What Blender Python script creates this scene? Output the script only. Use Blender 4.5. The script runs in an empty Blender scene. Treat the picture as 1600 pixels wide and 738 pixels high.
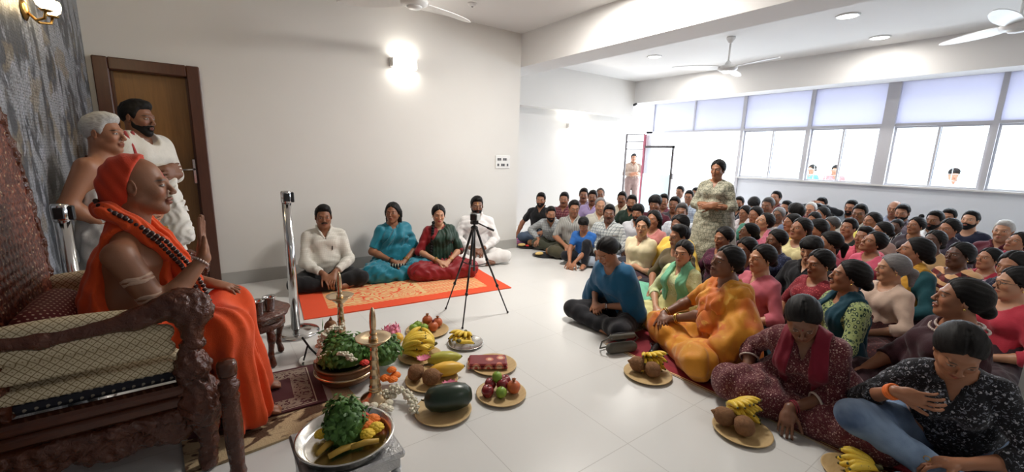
import bpy, math, random
import numpy as np
from mathutils import Vector, Matrix

# ---------------------------------------------------------------- camera, world, lights, exposure
SC = bpy.context.scene
cam = bpy.data.cameras.new('camera'); cam_ob = bpy.data.objects.new('camera', cam); SC.collection.objects.link(cam_ob); SC.camera = cam_ob
cam.sensor_width = 36.0; cam.lens = 659.85/1600*36.0; cam.clip_start = .05; cam.clip_end = 200
CR = [[0.808651, 0.090731, -0.58125], [-0.587723, 0.167921, -0.791445], [0.025795, 0.981616, 0.189114]]
cam_ob.matrix_world = Matrix([[CR[0][0],CR[0][1],CR[0][2],0],[CR[1][0],CR[1][1],CR[1][2],0],[CR[2][0],CR[2][1],CR[2][2],1.42],[0,0,0,1]])
world = bpy.data.worlds.new('daylight'); SC.world = world; world.use_nodes = True
bg = world.node_tree.nodes['Background']; bg.inputs[0].default_value = (.90,.94,1.0,1); bg.inputs[1].default_value = 3.2
SC.view_settings.view_transform = 'Standard'; SC.view_settings.look = 'None'; SC.view_settings.exposure = 0.2; SC.view_settings.gamma = 1.0
SC.view_settings.use_curve_mapping = False
SC.cycles.use_denoising = True; SC.cycles.max_bounces = 6; SC.cycles.diffuse_bounces = 4; SC.cycles.glossy_bounces = 3; SC.cycles.transparent_max_bounces = 8
SC.cycles.sample_clamp_indirect = 6.0; SC.cycles.use_adaptive_sampling = True; SC.cycles.adaptive_threshold = .02
def area(name, loc, target, sx, sy, power, color=(1,1,1), spread=180):
    l = bpy.data.lights.new(name, 'AREA'); l.shape = 'RECTANGLE'; l.size = sx; l.size_y = sy; l.energy = power; l.color = color; l.spread = spread*math.pi/180
    o = bpy.data.objects.new(name, l); SC.collection.objects.link(o); o.location = loc
    o.rotation_euler = (Vector(target)-Vector(loc)).to_track_quat('-Z', 'Y').to_euler(); return o
# daylight coming in through the window band and the open doorway
area('window_daylight', (9.6, 1.6, 1.75), (0, 1.6, .9), 5.6, 1.5, 240, (.86,.92,1.0))
area('doorway_daylight', (9.6, 6.0, 1.3), (4, 5.0, .8), 2.6, 2.2, 120, (.90,.95,1.0))
# recessed ceiling downlights: (x, y, watts); the first four are in the picture, the others hang over the near bay
DOWNLIGHTS = [(6.24,2.02,17),(7.59,2.05,15),(6.35,4.73,17),(7.64,4.81,15)]
# square fill panels added out of view to brighten the near bay: (x, y, watts)
FILL_PANELS = [(3.15,2.95,78),(2.9,-1.9,12)]
DOWN_COL = (1.0,.95,.88)
# ---------------------------------------------------------------- helpers
def nrm(v):
    v = np.asarray(v, float); return v/(np.linalg.norm(v)+1e-12)
def A3(*v): return np.array(v, float)
def lerp(a, b, t): return np.asarray(a, float)*(1-t)+np.asarray(b, float)*t
def rotz(a): c, s = math.cos(a), math.sin(a); return np.array([[c,-s,0],[s,c,0],[0,0,1.]])
def roty(a): c, s = math.cos(a), math.sin(a); return np.array([[c,0,s],[0,1,0],[-s,0,c]])
def rotx(a): c, s = math.cos(a), math.sin(a); return np.array([[1,0,0],[0,c,-s],[0,s,c]])
def rot_axis(ax, a):
    ax = nrm(ax); K = np.array([[0,-ax[2],ax[1]],[ax[2],0,-ax[0]],[-ax[1],ax[0],0]])
    return np.eye(3)+math.sin(a)*K+(1-math.cos(a))*(K@K)
D2R = math.pi/180

def mesh_np(name, V, F):
    """mesh from numpy verts and an (n,4) or (n,3) face array, smooth shaded"""
    me = bpy.data.meshes.new(name)
    V = np.asarray(V, np.float32); F = np.asarray(F, np.int32); k = F.shape[1]
    me.vertices.add(len(V)); me.vertices.foreach_set('co', V.ravel())
    me.loops.add(F.size); me.loops.foreach_set('vertex_index', F.ravel())
    me.polygons.add(len(F)); me.polygons.foreach_set('loop_start', np.arange(0, F.size, k, dtype=np.int32))
    me.polygons.foreach_set('use_smooth', np.ones(len(F), bool))
    me.update(calc_edges=True)
    return me

def surface_nets(F, xs, ys, zs):
    ins = F < 0
    nx, ny, nz = F.shape
    s = ins[:-1,:-1,:-1].astype(np.int8)
    tot = np.zeros((nx-1, ny-1, nz-1), np.int8)
    corners = [(a,b,c) for a in (0,1) for b in (0,1) for c in (0,1)]
    for a,b,c in corners: tot += ins[a:nx-1+a, b:ny-1+b, c:nz-1+c]
    act = (tot > 0) & (tot < 8)
    idx = np.argwhere(act)
    n = len(idx)
    if n == 0: return np.zeros((0,3)), np.zeros((0,4), int)
    vid = np.full(act.shape, -1, np.int32); vid[act] = np.arange(n)
    cv = {c: F[idx[:,0]+c[0], idx[:,1]+c[1], idx[:,2]+c[2]] for c in corners}
    acc = np.zeros((n,3)); cnt = np.zeros(n)
    for c in corners:
        for ax in range(3):
            if c[ax]: continue
            d = list(c); d[ax] = 1; d = tuple(d)
            v0, v1 = cv[c], cv[d]
            m = (v0 < 0) != (v1 < 0)
            t = np.where(m, v0/np.where(m, v0-v1, 1), 0)
            p = np.tile(np.array(c, float), (n,1)); p[:,ax] = t
            acc += p*m[:,None]; cnt += m
    g = idx + acc/cnt[:,None]
    V = np.stack([np.interp(g[:,i], np.arange(len(a)), a) for i, a in enumerate((xs,ys,zs))], 1)
    Q = []
    for ax in range(3):
        sl0 = [slice(None)]*3; sl1 = [slice(None)]*3; sl0[ax] = slice(0,-1); sl1[ax] = slice(1,None)
        a, b = ins[tuple(sl0)], ins[tuple(sl1)]
        e = np.argwhere(a != b)
        o1, o2 = (ax+1)%3, (ax+2)%3
        ok = (e[:,o1] > 0) & (e[:,o2] > 0) & (e[:,o1] < F.shape[o1]-1) & (e[:,o2] < F.shape[o2]-1)
        e = e[ok]; sign = a[e[:,0],e[:,1],e[:,2]]
        def at(d1, d2):
            q = e.copy(); q[:,o1] -= d1; q[:,o2] -= d2
            return vid[q[:,0],q[:,1],q[:,2]]
        q = np.stack([at(1,1), at(0,1), at(0,0), at(1,0)], 1)
        q[~sign] = q[~sign][:,::-1]
        Q.append(q)
    return V, np.concatenate(Q)

def axis(lo, hi, zones, coarse, fine):
    out = [lo]
    while out[-1] < hi:
        x = out[-1]
        out.append(x + (fine if any(a <= x <= b for a, b in zones) else coarse))
    return np.array(out, np.float32)

# primitives: dicts with kind rc (round cone) or el (ellipsoid); inflate by e
def rc(a, b, r1, r2=None, s=1.0, L=None, cut=None, k=None):
    return dict(t='rc', a=np.asarray(a,float), b=np.asarray(b,float), r1=r1, r2=r1 if r2 is None else r2, s=s, L=L, cut=cut, k=k)
def el(c, r, R=None, k=None):
    return dict(t='el', c=np.asarray(c,float), r=np.asarray(r,float), R=R, k=k, cut=None)
def prim_box(p, e=0):
    if p['t'] == 'rc':
        m = max(p['r1'], p['r2'])/p['s'] + e
        return np.minimum(p['a'], p['b'])-m, np.maximum(p['a'], p['b'])+m
    m = p['r'].max()+e if p['R'] is not None else p['r']+e
    return p['c']-m, p['c']+m
def prim_eval(p, X, Y, Z, e=0):
    if p['t'] == 'rc':
        a, b = p['a'], p['b']; ba = b-a
        px, py, pz = X-a[0], Y-a[1], Z-a[2]
        if p['s'] != 1.0:
            L = p['L']; q = (1-p['s'])*(px*L[0]+py*L[1]+pz*L[2])
            px, py, pz = px-q*L[0], py-q*L[1], pz-q*L[2]
            ba = ba-(1-p['s'])*(ba@L)*L
        h = np.clip((px*ba[0]+py*ba[1]+pz*ba[2])/max(ba@ba, 1e-9), 0, 1)
        dx, dy, dz = px-ba[0]*h, py-ba[1]*h, pz-ba[2]*h
        d = np.sqrt(dx*dx+dy*dy+dz*dz)-((p['r1']+e)*(1-h)+(p['r2']+e)*h)
    else:
        c, r = p['c'], p['r']+e
        px, py, pz = X-c[0], Y-c[1], Z-c[2]
        if p['R'] is not None:
            R = p['R']
            px, py, pz = [R[0,i]*px+R[1,i]*py+R[2,i]*pz for i in range(3)]
        k0 = np.sqrt((px/r[0])**2+(py/r[1])**2+(pz/r[2])**2)
        k1 = np.sqrt((px/r[0]**2)**2+(py/r[1]**2)**2+(pz/r[2]**2)**2)+1e-6
        d = k0*(k0-1)/k1
    if p['cut'] is not None:
        o, n = p['cut']
        d = np.maximum(d, (X-o[0])*n[0]+(Y-o[1])*n[1]+(Z-o[2])*n[2])
    return d
def xform(p, R, T):
    q = dict(p)
    if p['t'] == 'rc':
        q['a'] = R@p['a']+T; q['b'] = R@p['b']+T
        if p['L'] is not None: q['L'] = R@p['L']
    else:
        q['c'] = R@p['c']+T; q['R'] = R if p['R'] is None else R@p['R']
    return q
def smin(a, b, k):
    h = np.maximum(k-np.abs(a-b), 0)/k
    return np.minimum(a, b)-h*h*k*.25

class Field:
    def __init__(s, lo, hi, coarse, fine=None, zones=((),(),())):
        fine = fine or coarse
        s.ax = [axis(lo[i]-2*coarse, hi[i]+2*coarse, zones[i], coarse, fine) for i in range(3)]
        s.F = np.full([len(a) for a in s.ax], 1.0, np.float32)
        s.X, s.Y, s.Z = s.ax[0][:,None,None], s.ax[1][None,:,None], s.ax[2][None,None,:]
    def region(s, lo, hi):
        r = []
        for i in range(3):
            i0, i1 = np.searchsorted(s.ax[i], [lo[i], hi[i]])
            r.append(slice(max(i0-1,0), min(i1+1, len(s.ax[i]))))
        return tuple(r)
    def add(s, p, k=.02, e=0, sub=False):
        if p.get('k') is not None: k = p['k']
        lo, hi = prim_box(p, e+k+.02)
        sl = s.region(lo, hi)
        if any(q.stop-q.start < 1 for q in sl): return
        d = prim_eval(p, s.ax[0][sl[0]][:,None,None], s.ax[1][sl[1]][None,:,None], s.ax[2][sl[2]][None,None,:], e).astype(np.float32)
        if sub: s.F[sl] = -smin(-s.F[sl], d, k)
        else: s.F[sl] = smin(s.F[sl], d, k)
    def mesh(s, name):
        V, F = surface_nets(s.F, *s.ax)
        return V, F

def fold_noise(X, Y, Z, seed=0, wl=.06, stretch=(1,1,1)):
    """sum of warped sines: cloth folds"""
    r = random.Random(seed); out = 0
    for i in range(4):
        a = r.uniform(0, 2*math.pi); b = r.uniform(-.5, .5)
        kx, ky, kz = math.cos(a)*math.cos(b)*stretch[0], math.sin(a)*math.cos(b)*stretch[1], math.sin(b)*stretch[2]
        f = 2*math.pi/(wl*r.uniform(.7, 1.6))
        w = .35*wl*np.sin((X*ky+Y*kz+Z*kx)*2*math.pi/(wl*2.7)+r.uniform(0,6))
        out = out+np.sin((X*kx+Y*ky+Z*kz+w)*f+r.uniform(0,6))*r.uniform(.5,1)
    return out/2.2

# ---------------------------------------------------------------- objects and tags
COL = bpy.context.scene.collection
def tag(o, label=None, cat=None, group=None, kind=None):
    if label: o['label'] = label
    if cat: o['category'] = cat
    if group: o['group'] = group
    if kind: o['kind'] = kind
    return o
def link(name, me, mat=None, parent=None, loc=None, rz=None):
    o = bpy.data.objects.new(name, me); COL.objects.link(o)
    if parent is not None: o.parent = parent
    if mat is not None:
        if not len(me.materials): me.materials.append(mat)
        if me.materials[0] is not mat:
            o.material_slots[0].link = 'OBJECT'; o.material_slots[0].material = mat
    if loc is not None: o.location = loc
    if rz is not None: o.rotation_euler = (0, 0, rz)
    return o
def empty(name, loc=(0,0,0), rz=0.0):
    o = bpy.data.objects.new(name, None); COL.objects.link(o)
    o.location = loc; o.rotation_euler = (0, 0, rz); o.empty_display_size = .05
    return o
def copy_tree(o, parent=None):
    c = o.copy(); COL.objects.link(c); c.parent = parent
    for ch in o.children: copy_tree(ch, c)
    return c

# ---------------------------------------------------------------- polygon mesh builder
class MB:
    def __init__(s): s.v = []; s.f = []; s.sm = []
    def quad(s, *pts):
        n = len(s.v); s.v += [tuple(p) for p in pts]; s.f.append(tuple(range(n, n+len(pts)))); s.sm.append(False); return s
    def raw(s, V, F, smooth=True):
        n = len(s.v); s.v += [tuple(p) for p in V]; s.f += [tuple(int(i)+n for i in f) for f in F]; s.sm += [smooth]*len(F); return s
    def box(s, lo, hi, M=None, bev=0.0):
        lo = np.array(lo, float); hi = np.array(hi, float)
        if bev <= 0:
            V = [np.array([(lo, hi)[i][0], (lo, hi)[j][1], (lo, hi)[k][2]]) for i in (0,1) for j in (0,1) for k in (0,1)]
            F = [(0,1,3,2),(4,6,7,5),(0,4,5,1),(2,3,7,6),(0,2,6,4),(1,5,7,3)]
        else:
            b = min(bev, *(0.49*(hi-lo)))
            V = []; key = {}
            for ci in range(8):
                c = [(lo, hi)[(ci>>k)&1][k] for k in range(3)]
                for a in range(3):
                    p = [c[k] + (0 if k == a else (b if not (ci>>k)&1 else -b)) for k in range(3)]
                    key[ci,a] = len(V); V.append(np.array(p))
            F = []
            for a in range(3):
                o1, o2 = (a+1)%3, (a+2)%3
                for sgn in (0,1):
                    cs = [(sgn<<a)|(i<<o1)|(j<<o2) for i,j in ((0,0),(1,0),(1,1),(0,1))]
                    f = [key[c,a] for c in cs]; F.append(tuple(f if sgn else f[::-1]))
                for i in (0,1):
                    for j in (0,1):
                        c0 = (i<<o1)|(j<<o2); c1 = c0|(1<<a)
                        f = [key[c0,o1], key[c1,o1], key[c1,o2], key[c0,o2]]
                        F.append(tuple(f if i != j else f[::-1]))
            for ci in range(8):
                f = [key[ci,0], key[ci,1], key[ci,2]]
                F.append(tuple(f if bin(ci).count('1')%2 else f[::-1]))
        if M is not None: V = [M[:3,:3]@p+M[:3,3] for p in V]
        return s.raw(V, F, False)
    def tube(s, pts, r, n=10, caps=True, smooth=True):
        pts = [np.array(p, float) for p in pts]; m = len(pts)
        rs = [r]*m if np.isscalar(r) else list(r)
        up = None; V = []; F = []
        for i, p in enumerate(pts):
            t = nrm(pts[min(i+1,m-1)]-pts[max(i-1,0)])
            if up is None: up = np.array([0,0,1.]) if abs(t[2]) < .9 else np.array([1.,0,0])
            u = nrm(np.cross(up, t)); w = np.cross(t, u); up = w
            for j in range(n):
                a = 2*math.pi*j/n
                V.append(p+rs[i]*(math.cos(a)*u+math.sin(a)*w))
        for i in range(m-1):
            for j in range(n):
                F.append((i*n+j, i*n+(j+1)%n, (i+1)*n+(j+1)%n, (i+1)*n+j))
        if caps: F.append(tuple(range(n))[::-1]); F.append(tuple((m-1)*n+j for j in range(n)))
        return s.raw(V, F, smooth)
    def lathe(s, prof, n=32, c=(0,0,0), M=None, smooth=True, sx=1.0, sy=1.0, mod=None):
        """prof: (radius, z) from bottom to top, revolved about z"""
        V = []; F = []
        for r, z in prof:
            for j in range(n):
                a = 2*math.pi*j/n; q = r*(mod(a, z) if mod else 1)
                p = np.array([q*math.cos(a)*sx, q*math.sin(a)*sy, z])
                if M is not None: p = M[:3,:3]@p+M[:3,3]
                V.append(p+np.array(c, float))
        for i in range(len(prof)-1):
            for j in range(n):
                F.append((i*n+j, i*n+(j+1)%n, (i+1)*n+(j+1)%n, (i+1)*n+j))
        if prof[0][0] > 1e-5: F.append(tuple(range(n))[::-1])
        if prof[-1][0] > 1e-5: F.append(tuple((len(prof)-1)*n+j for j in range(n)))
        return s.raw(V, F, smooth)
    def ball(s, c, r, n=12, m=8, M=None, smooth=True):
        r = np.array([r]*3 if np.isscalar(r) else r, float); V = []; F = []
        for i in range(m+1):
            th = math.pi*i/m
            for j in range(n):
                a = 2*math.pi*j/n
                p = r*np.array([math.sin(th)*math.cos(a), math.sin(th)*math.sin(a), -math.cos(th)])
                if M is not None: p = M@p
                V.append(p+np.array(c, float))
        for i in range(m):
            for j in range(n):
                F.append((i*n+j, i*n+(j+1)%n, (i+1)*n+(j+1)%n, (i+1)*n+j))
        return s.raw(V, F, smooth)
    def sweep(s, prof, path, closed=False, smooth=False):
        """rectangular or any 2D profile [(u,v)] swept along path points lying in a frame given as (p, u, v)"""
        V = []; F = []; n = len(prof)
        for p, u, v in path:
            for a, b in prof: V.append(np.array(p)+a*np.array(u)+b*np.array(v))
        m = len(path)
        for i in range(m if closed else m-1):
            for j in range(n):
                i2 = (i+1)%m
                F.append((i*n+j, i*n+(j+1)%n, i2*n+(j+1)%n, i2*n+j))
        if not closed: F.append(tuple(range(n))[::-1]); F.append(tuple((m-1)*n+j for j in range(n)))
        return s.raw(V, F, smooth)
    def build(s, name, mat=None, parent=None, loc=None, rz=None):
        me = bpy.data.meshes.new(name); me.from_pydata([tuple(map(float, v)) for v in s.v], [], s.f)
        me.polygons.foreach_set('use_smooth', s.sm); me.update()
        return link(name, me, mat, parent, loc, rz)

# ---------------------------------------------------------------- node expressions
class E:
    def __init__(s, nt, k): s.nt = nt; s.k = k
    def _m(s, op, *a):
        n = s.nt.nodes.new('ShaderNodeMath'); n.operation = op
        for i, x in enumerate((s,)+a):
            if isinstance(x, E): s.nt.links.new(x.k, n.inputs[i])
            else: n.inputs[i].default_value = float(x)
        return E(s.nt, n.outputs[0])
    def __add__(s, o): return s._m('ADD', o)
    __radd__ = __add__
    def __sub__(s, o): return s._m('SUBTRACT', o)
    def __rsub__(s, o): return (s*-1)+o
    def __mul__(s, o): return s._m('MULTIPLY', o)
    __rmul__ = __mul__
    def __truediv__(s, o): return s._m('DIVIDE', o)
    def abs(s): return s._m('ABSOLUTE')
    def sin(s): return s._m('SINE')
    def lt(s, o): return s._m('LESS_THAN', o)
    def gt(s, o): return s._m('GREATER_THAN', o)
    def min(s, o): return s._m('MINIMUM', o)
    def max(s, o): return s._m('MAXIMUM', o)
    def frac(s): return s._m('FRACT')
    def clamp(s):
        n = s.nt.nodes.new('ShaderNodeClamp'); s.nt.links.new(s.k, n.inputs[0]); return E(s.nt, n.outputs[0])
    def step(s, a, b):
        """smooth ramp: 0 at a, 1 at b"""
        n = s.nt.nodes.new('ShaderNodeMapRange'); n.interpolation_type = 'SMOOTHSTEP'
        s.nt.links.new(s.k, n.inputs[0]); n.inputs[1].default_value = a; n.inputs[2].default_value = b
        return E(s.nt, n.outputs[0])
class Mat:
    def __init__(s, name, rough=.6, metal=0.0, spec=.5):
        s.m = bpy.data.materials.new(name); s.m.use_nodes = True; s.nt = s.m.node_tree
        s.b = s.nt.nodes['Principled BSDF']
        s.b.inputs['Roughness'].default_value = rough; s.b.inputs['Metallic'].default_value = metal
        s.b.inputs['Specular IOR Level'].default_value = spec
    def node(s, t): return s.nt.nodes.new(t)
    def coords(s, src='Object', scale=(1,1,1), rot=(0,0,0)):
        if src == 'World': tc = s.node('ShaderNodeNewGeometry'); k = tc.outputs['Position']
        elif src.startswith('attr:'): tc = s.node('ShaderNodeAttribute'); tc.attribute_name = src[5:]; k = tc.outputs['Vector']
        else: tc = s.node('ShaderNodeTexCoord'); k = tc.outputs[src]
        mp = s.node('ShaderNodeMapping'); s.nt.links.new(k, mp.inputs[0]); mp.inputs['Scale'].default_value = scale; mp.inputs['Rotation'].default_value = rot
        return mp.outputs[0]
    def xyz(s, vec):
        n = s.node('ShaderNodeSeparateXYZ'); s.nt.links.new(vec, n.inputs[0]); return [E(s.nt, n.outputs[i]) for i in range(3)]
    def noise(s, vec, scale=5, detail=3, dist=0.0, out='Fac'):
        n = s.node('ShaderNodeTexNoise'); s.nt.links.new(vec, n.inputs['Vector'])
        n.inputs['Scale'].default_value = scale; n.inputs['Detail'].default_value = detail; n.inputs['Distortion'].default_value = dist
        return E(s.nt, n.outputs[out])
    def voronoi(s, vec, scale=5, feat='F1', out='Distance', rand=1.0):
        n = s.node('ShaderNodeTexVoronoi'); n.feature = feat; s.nt.links.new(vec, n.inputs['Vector']); n.inputs['Scale'].default_value = scale
        n.inputs['Randomness'].default_value = rand
        return E(s.nt, n.outputs[out])
    def mix(s, f, a, b):
        n = s.node('ShaderNodeMix'); n.data_type = 'RGBA'
        if isinstance(f, E): s.nt.links.new(f.k, n.inputs[0])
        else: n.inputs[0].default_value = f
        for x, i in ((a, 6), (b, 7)):
            if isinstance(x, E): s.nt.links.new(x.k, n.inputs[i])
            else: n.inputs[i].default_value = (*x[:3], 1)
        return E(s.nt, n.outputs[2])
    def color(s, c):
        if isinstance(c, E): s.nt.links.new(c.k, s.b.inputs['Base Color'])
        else: s.b.inputs['Base Color'].default_value = (*c[:3], 1)
        return s
    def inp(s, name, v):
        if isinstance(v, E): s.nt.links.new(v.k, s.b.inputs[name])
        else: s.b.inputs[name].default_value = v
        return s
    def bump(s, h, strength=.3, dist=.005):
        n = s.node('ShaderNodeBump'); s.nt.links.new(h.k, n.inputs['Height']); n.inputs['Strength'].default_value = strength; n.inputs['Distance'].default_value = dist
        s.nt.links.new(n.outputs[0], s.b.inputs['Normal']); return s
def srgb(r, g, b):
    f = lambda c: (c/255/12.92) if c/255 <= .04045 else ((c/255+.055)/1.055)**2.4
    return (f(r), f(g), f(b))
def plain(name, c, rough=.6, metal=0.0, var=.12, vs=8, bump=0, spec=.5):
    m = Mat(name, rough, metal, spec); v = m.coords('Object')
    n = m.noise(v, vs, 4)
    m.color(m.mix(n, tuple(x*(1-var) for x in c), tuple(min(1, x*(1+var)) for x in c)))
    if bump: m.bump(m.noise(v, vs*6, 3), bump, .004)
    return m.m
# ---------------------------------------------------------------- people
def head_prims(fem=False, fat=1.0):
    w = (.95 if fem else 1.0)
    P = [el((-.014,0,.030),(.094,.073*w,.086)), el((.026,0,-.028),(.060,.056*w*fat,.078),k=.03),
         rc((.062,0,-.092),(.066,0,-.100),.018*w,.015*w,k=.03)]
    for s in (-1,1):
        P += [rc((.0,s*.046*w,-.05),(.054,s*.014,-.095),.021*fat,.017,k=.03), el((.056,s*.036*w,-.026),(.026,.022*fat,.024),k=.02),
              rc((.078,s*.034,.020),(.084,s*.008,.016),.010,.010,k=.014)]
    P += [rc((.086,0,.010),(.107,0,-.030),.0075,.0105 if not fem else .0095,k=.008), el((.1,.0115,-.035),(.009,.008,.007),k=.005), el((.1,-.0115,-.035),(.009,.008,.007),k=.005)]
    P += [('sub', el((.100,.031,.003),(.016,.018,.012),k=.012)), ('sub', el((.100,-.031,.003),(.016,.018,.012),k=.012))]
    P += [el((.0735,s*.031,.002),(.0145,.015,.0115),k=.003) for s in (-1,1)]
    P += [rc((.086,-.017,-.0605),(.0925,0,-.058),.006,.0075,k=.006), rc((.086,.017,-.0605),(.0925,0,-.058),.006,.0075,k=.006),
          rc((.083,-.014,-.071),(.0885,0,-.0715),.0065,.0085,k=.006), rc((.083,.014,-.071),(.0885,0,-.0715),.0065,.0085,k=.006),
          ('sub', el((.098,0,-.0652),(.010,.020,.0018),k=.003))]
    for s in (-1,1):
        R = rotz(s*.35)
        P += [el((-.008,s*.077*w,-.004),(.019,.007,.031),R,k=.005), ('sub', el((-.004,s*.086*w,-.002),(.009,.006,.017),R,k=.004))]
    return P

def hand_prims(w, d, n, side, curl=.5, sc=1.0, spread=.12, thumb=.6, curls=None):
    """w wrist, d direction of the fingers, n direction the palm faces, side the direction of the thumb"""
    w = np.asarray(w, float); d = nrm(d); n = np.asarray(n, float); n = nrm(n-(n@d)*d); sd = np.cross(n, d); sd = sd*(1 if sd@np.asarray(side, float) >= 0 else -1)
    R = np.stack([d, sd, n], 1)
    P = [el(w+d*.047*sc, A3(.054,.042,.0165)*sc, R, k=.015), rc(w-d*.01, w+d*.03*sc, .024*sc, .026*sc, s=.7, L=None, k=.02)]
    P[1]['s'] = 1.0; P[1]['r1'] = .022*sc; P[1]['r2'] = .020*sc
    L = [(.030,(.042,.026,.020)), (.010,(.046,.029,.021)), (-.011,(.042,.027,.020)), (-.030,(.034,.021,.018))]
    for i, (off, ls) in enumerate(L):
        c = curls[i] if curls else curl
        p = w+d*(.086 if i < 3 else .078)*sc+sd*off*sc
        dd = nrm(d+sd*spread*off/.03)
        r = (.0088, .0088, .0084, .0075)[i]*sc
        for j, l in enumerate(ls):
            ax = np.cross(dd, n)
            dd = rot_axis(ax, c*(.55, 1, .8)[j])@dd if np.linalg.norm(ax) > 1e-6 else dd
            q = p+dd*l*sc
            P.append(rc(p, q, r*(1-.07*j), r*(.93-.07*j), k=.005 if j == 0 else .003)); p = q
    p = w+d*.022*sc+sd*.026*sc+n*.004; dd = nrm(sd*thumb+d*.75+n*.25)
    for j, (l, r) in enumerate(((.042,.0125),(.030,.0100),(.024,.0088))):
        q = p+dd*l*sc; P.append(rc(p, q, r*sc, r*.9*sc, k=.008 if j == 0 else .003)); p = q
        dd = nrm(dd+d*.25+n*.15*curl)
    return P

def skeleton(pose='cross', fem=False, lean=(0,0), head=(0,0,0), **ov):
    """joint positions in a frame with +x forward, +y to the person's left, origin on the floor under the pelvis"""
    sw = .132 if fem else .155
    J = {}
    if pose in ('cross', 'chair', 'stand'):
        z0 = {'cross': .105, 'chair': .53, 'stand': .86}[pose]
        J['pelvis'] = A3(0,0,z0); J['hipL'] = A3(.0,.085,z0); J['hipR'] = A3(.0,-.085,z0)
        up = nrm(A3(lean[0], lean[1], 1))
        J['waist'] = J['pelvis']+up*.17; J['chest'] = J['pelvis']+up*.33; J['neck'] = J['pelvis']+up*.475+A3(-.01,0,0)
        lat = nrm(A3(0,1,0)-up*up[1])
        J['shL'] = J['pelvis']+up*.405+lat*sw; J['shR'] = J['pelvis']+up*.405-lat*sw
        J['headc'] = J['neck']+up*.125+A3(.022,0,0)
        if pose == 'cross':
            J['knL'] = A3(.29,.30,.10); J['knR'] = A3(.29,-.30,.10)
            J['anL'] = A3(.24,-.09,.055); J['anR'] = A3(.33,.07,.05)
            J['toL'] = A3(.20,-.24,.035); J['toR'] = A3(.30,.20,.035)
            J['elL'] = A3(.06,.245,.285); J['elR'] = A3(.06,-.245,.285)
            J['wrL'] = A3(.24,.07,.19); J['wrR'] = A3(.25,-.06,.20)
            J['hdL'] = A3(.6,-.8,-.25); J['hdR'] = A3(.5,.85,-.25); J['hnL'] = A3(-.3,-.2,-1); J['hnR'] = A3(-.3,.2,-1)
        elif pose == 'chair':
            J['knL'] = A3(.42,.12,.52); J['knR'] = A3(.42,-.12,.52); J['anL'] = A3(.42,.11,.09); J['anR'] = A3(.42,-.11,.09)
            J['toL'] = A3(.58,.13,.04); J['toR'] = A3(.58,-.13,.04)
            J['elL'] = A3(.03,.25,.72); J['elR'] = A3(.03,-.25,.72); J['wrL'] = A3(.25,.16,.66); J['wrR'] = A3(.25,-.16,.66)
            J['hdL'] = A3(1,-.2,-.1); J['hdR'] = A3(1,.2,-.1); J['hnL'] = A3(0,0,-1); J['hnR'] = A3(0,0,-1)
        else:
            J['knL'] = A3(.02,.10,.47); J['knR'] = A3(.02,-.10,.47); J['anL'] = A3(-.02,.10,.09); J['anR'] = A3(-.02,-.10,.09)
            J['toL'] = A3(.13,.12,.035); J['toR'] = A3(.13,-.12,.035)
            J['elL'] = A3(-.03,.24,1.04); J['elR'] = A3(-.03,-.24,1.04); J['wrL'] = A3(.10,.22,.82); J['wrR'] = A3(.10,-.22,.82)
            J['hdL'] = A3(.2,0,-1); J['hdR'] = A3(.2,0,-1); J['hnL'] = A3(0,-1,0); J['hnR'] = A3(0,1,0)
    for k, v in ov.items(): J[k] = np.asarray(v, float)
    J.setdefault('hs', .94 if fem else .97)
    J['hR'] = rotz(head[0]*D2R)@roty(-head[1]*D2R)@rotx(head[2]*D2R)   # yaw left, pitch up, roll
    return J

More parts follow.
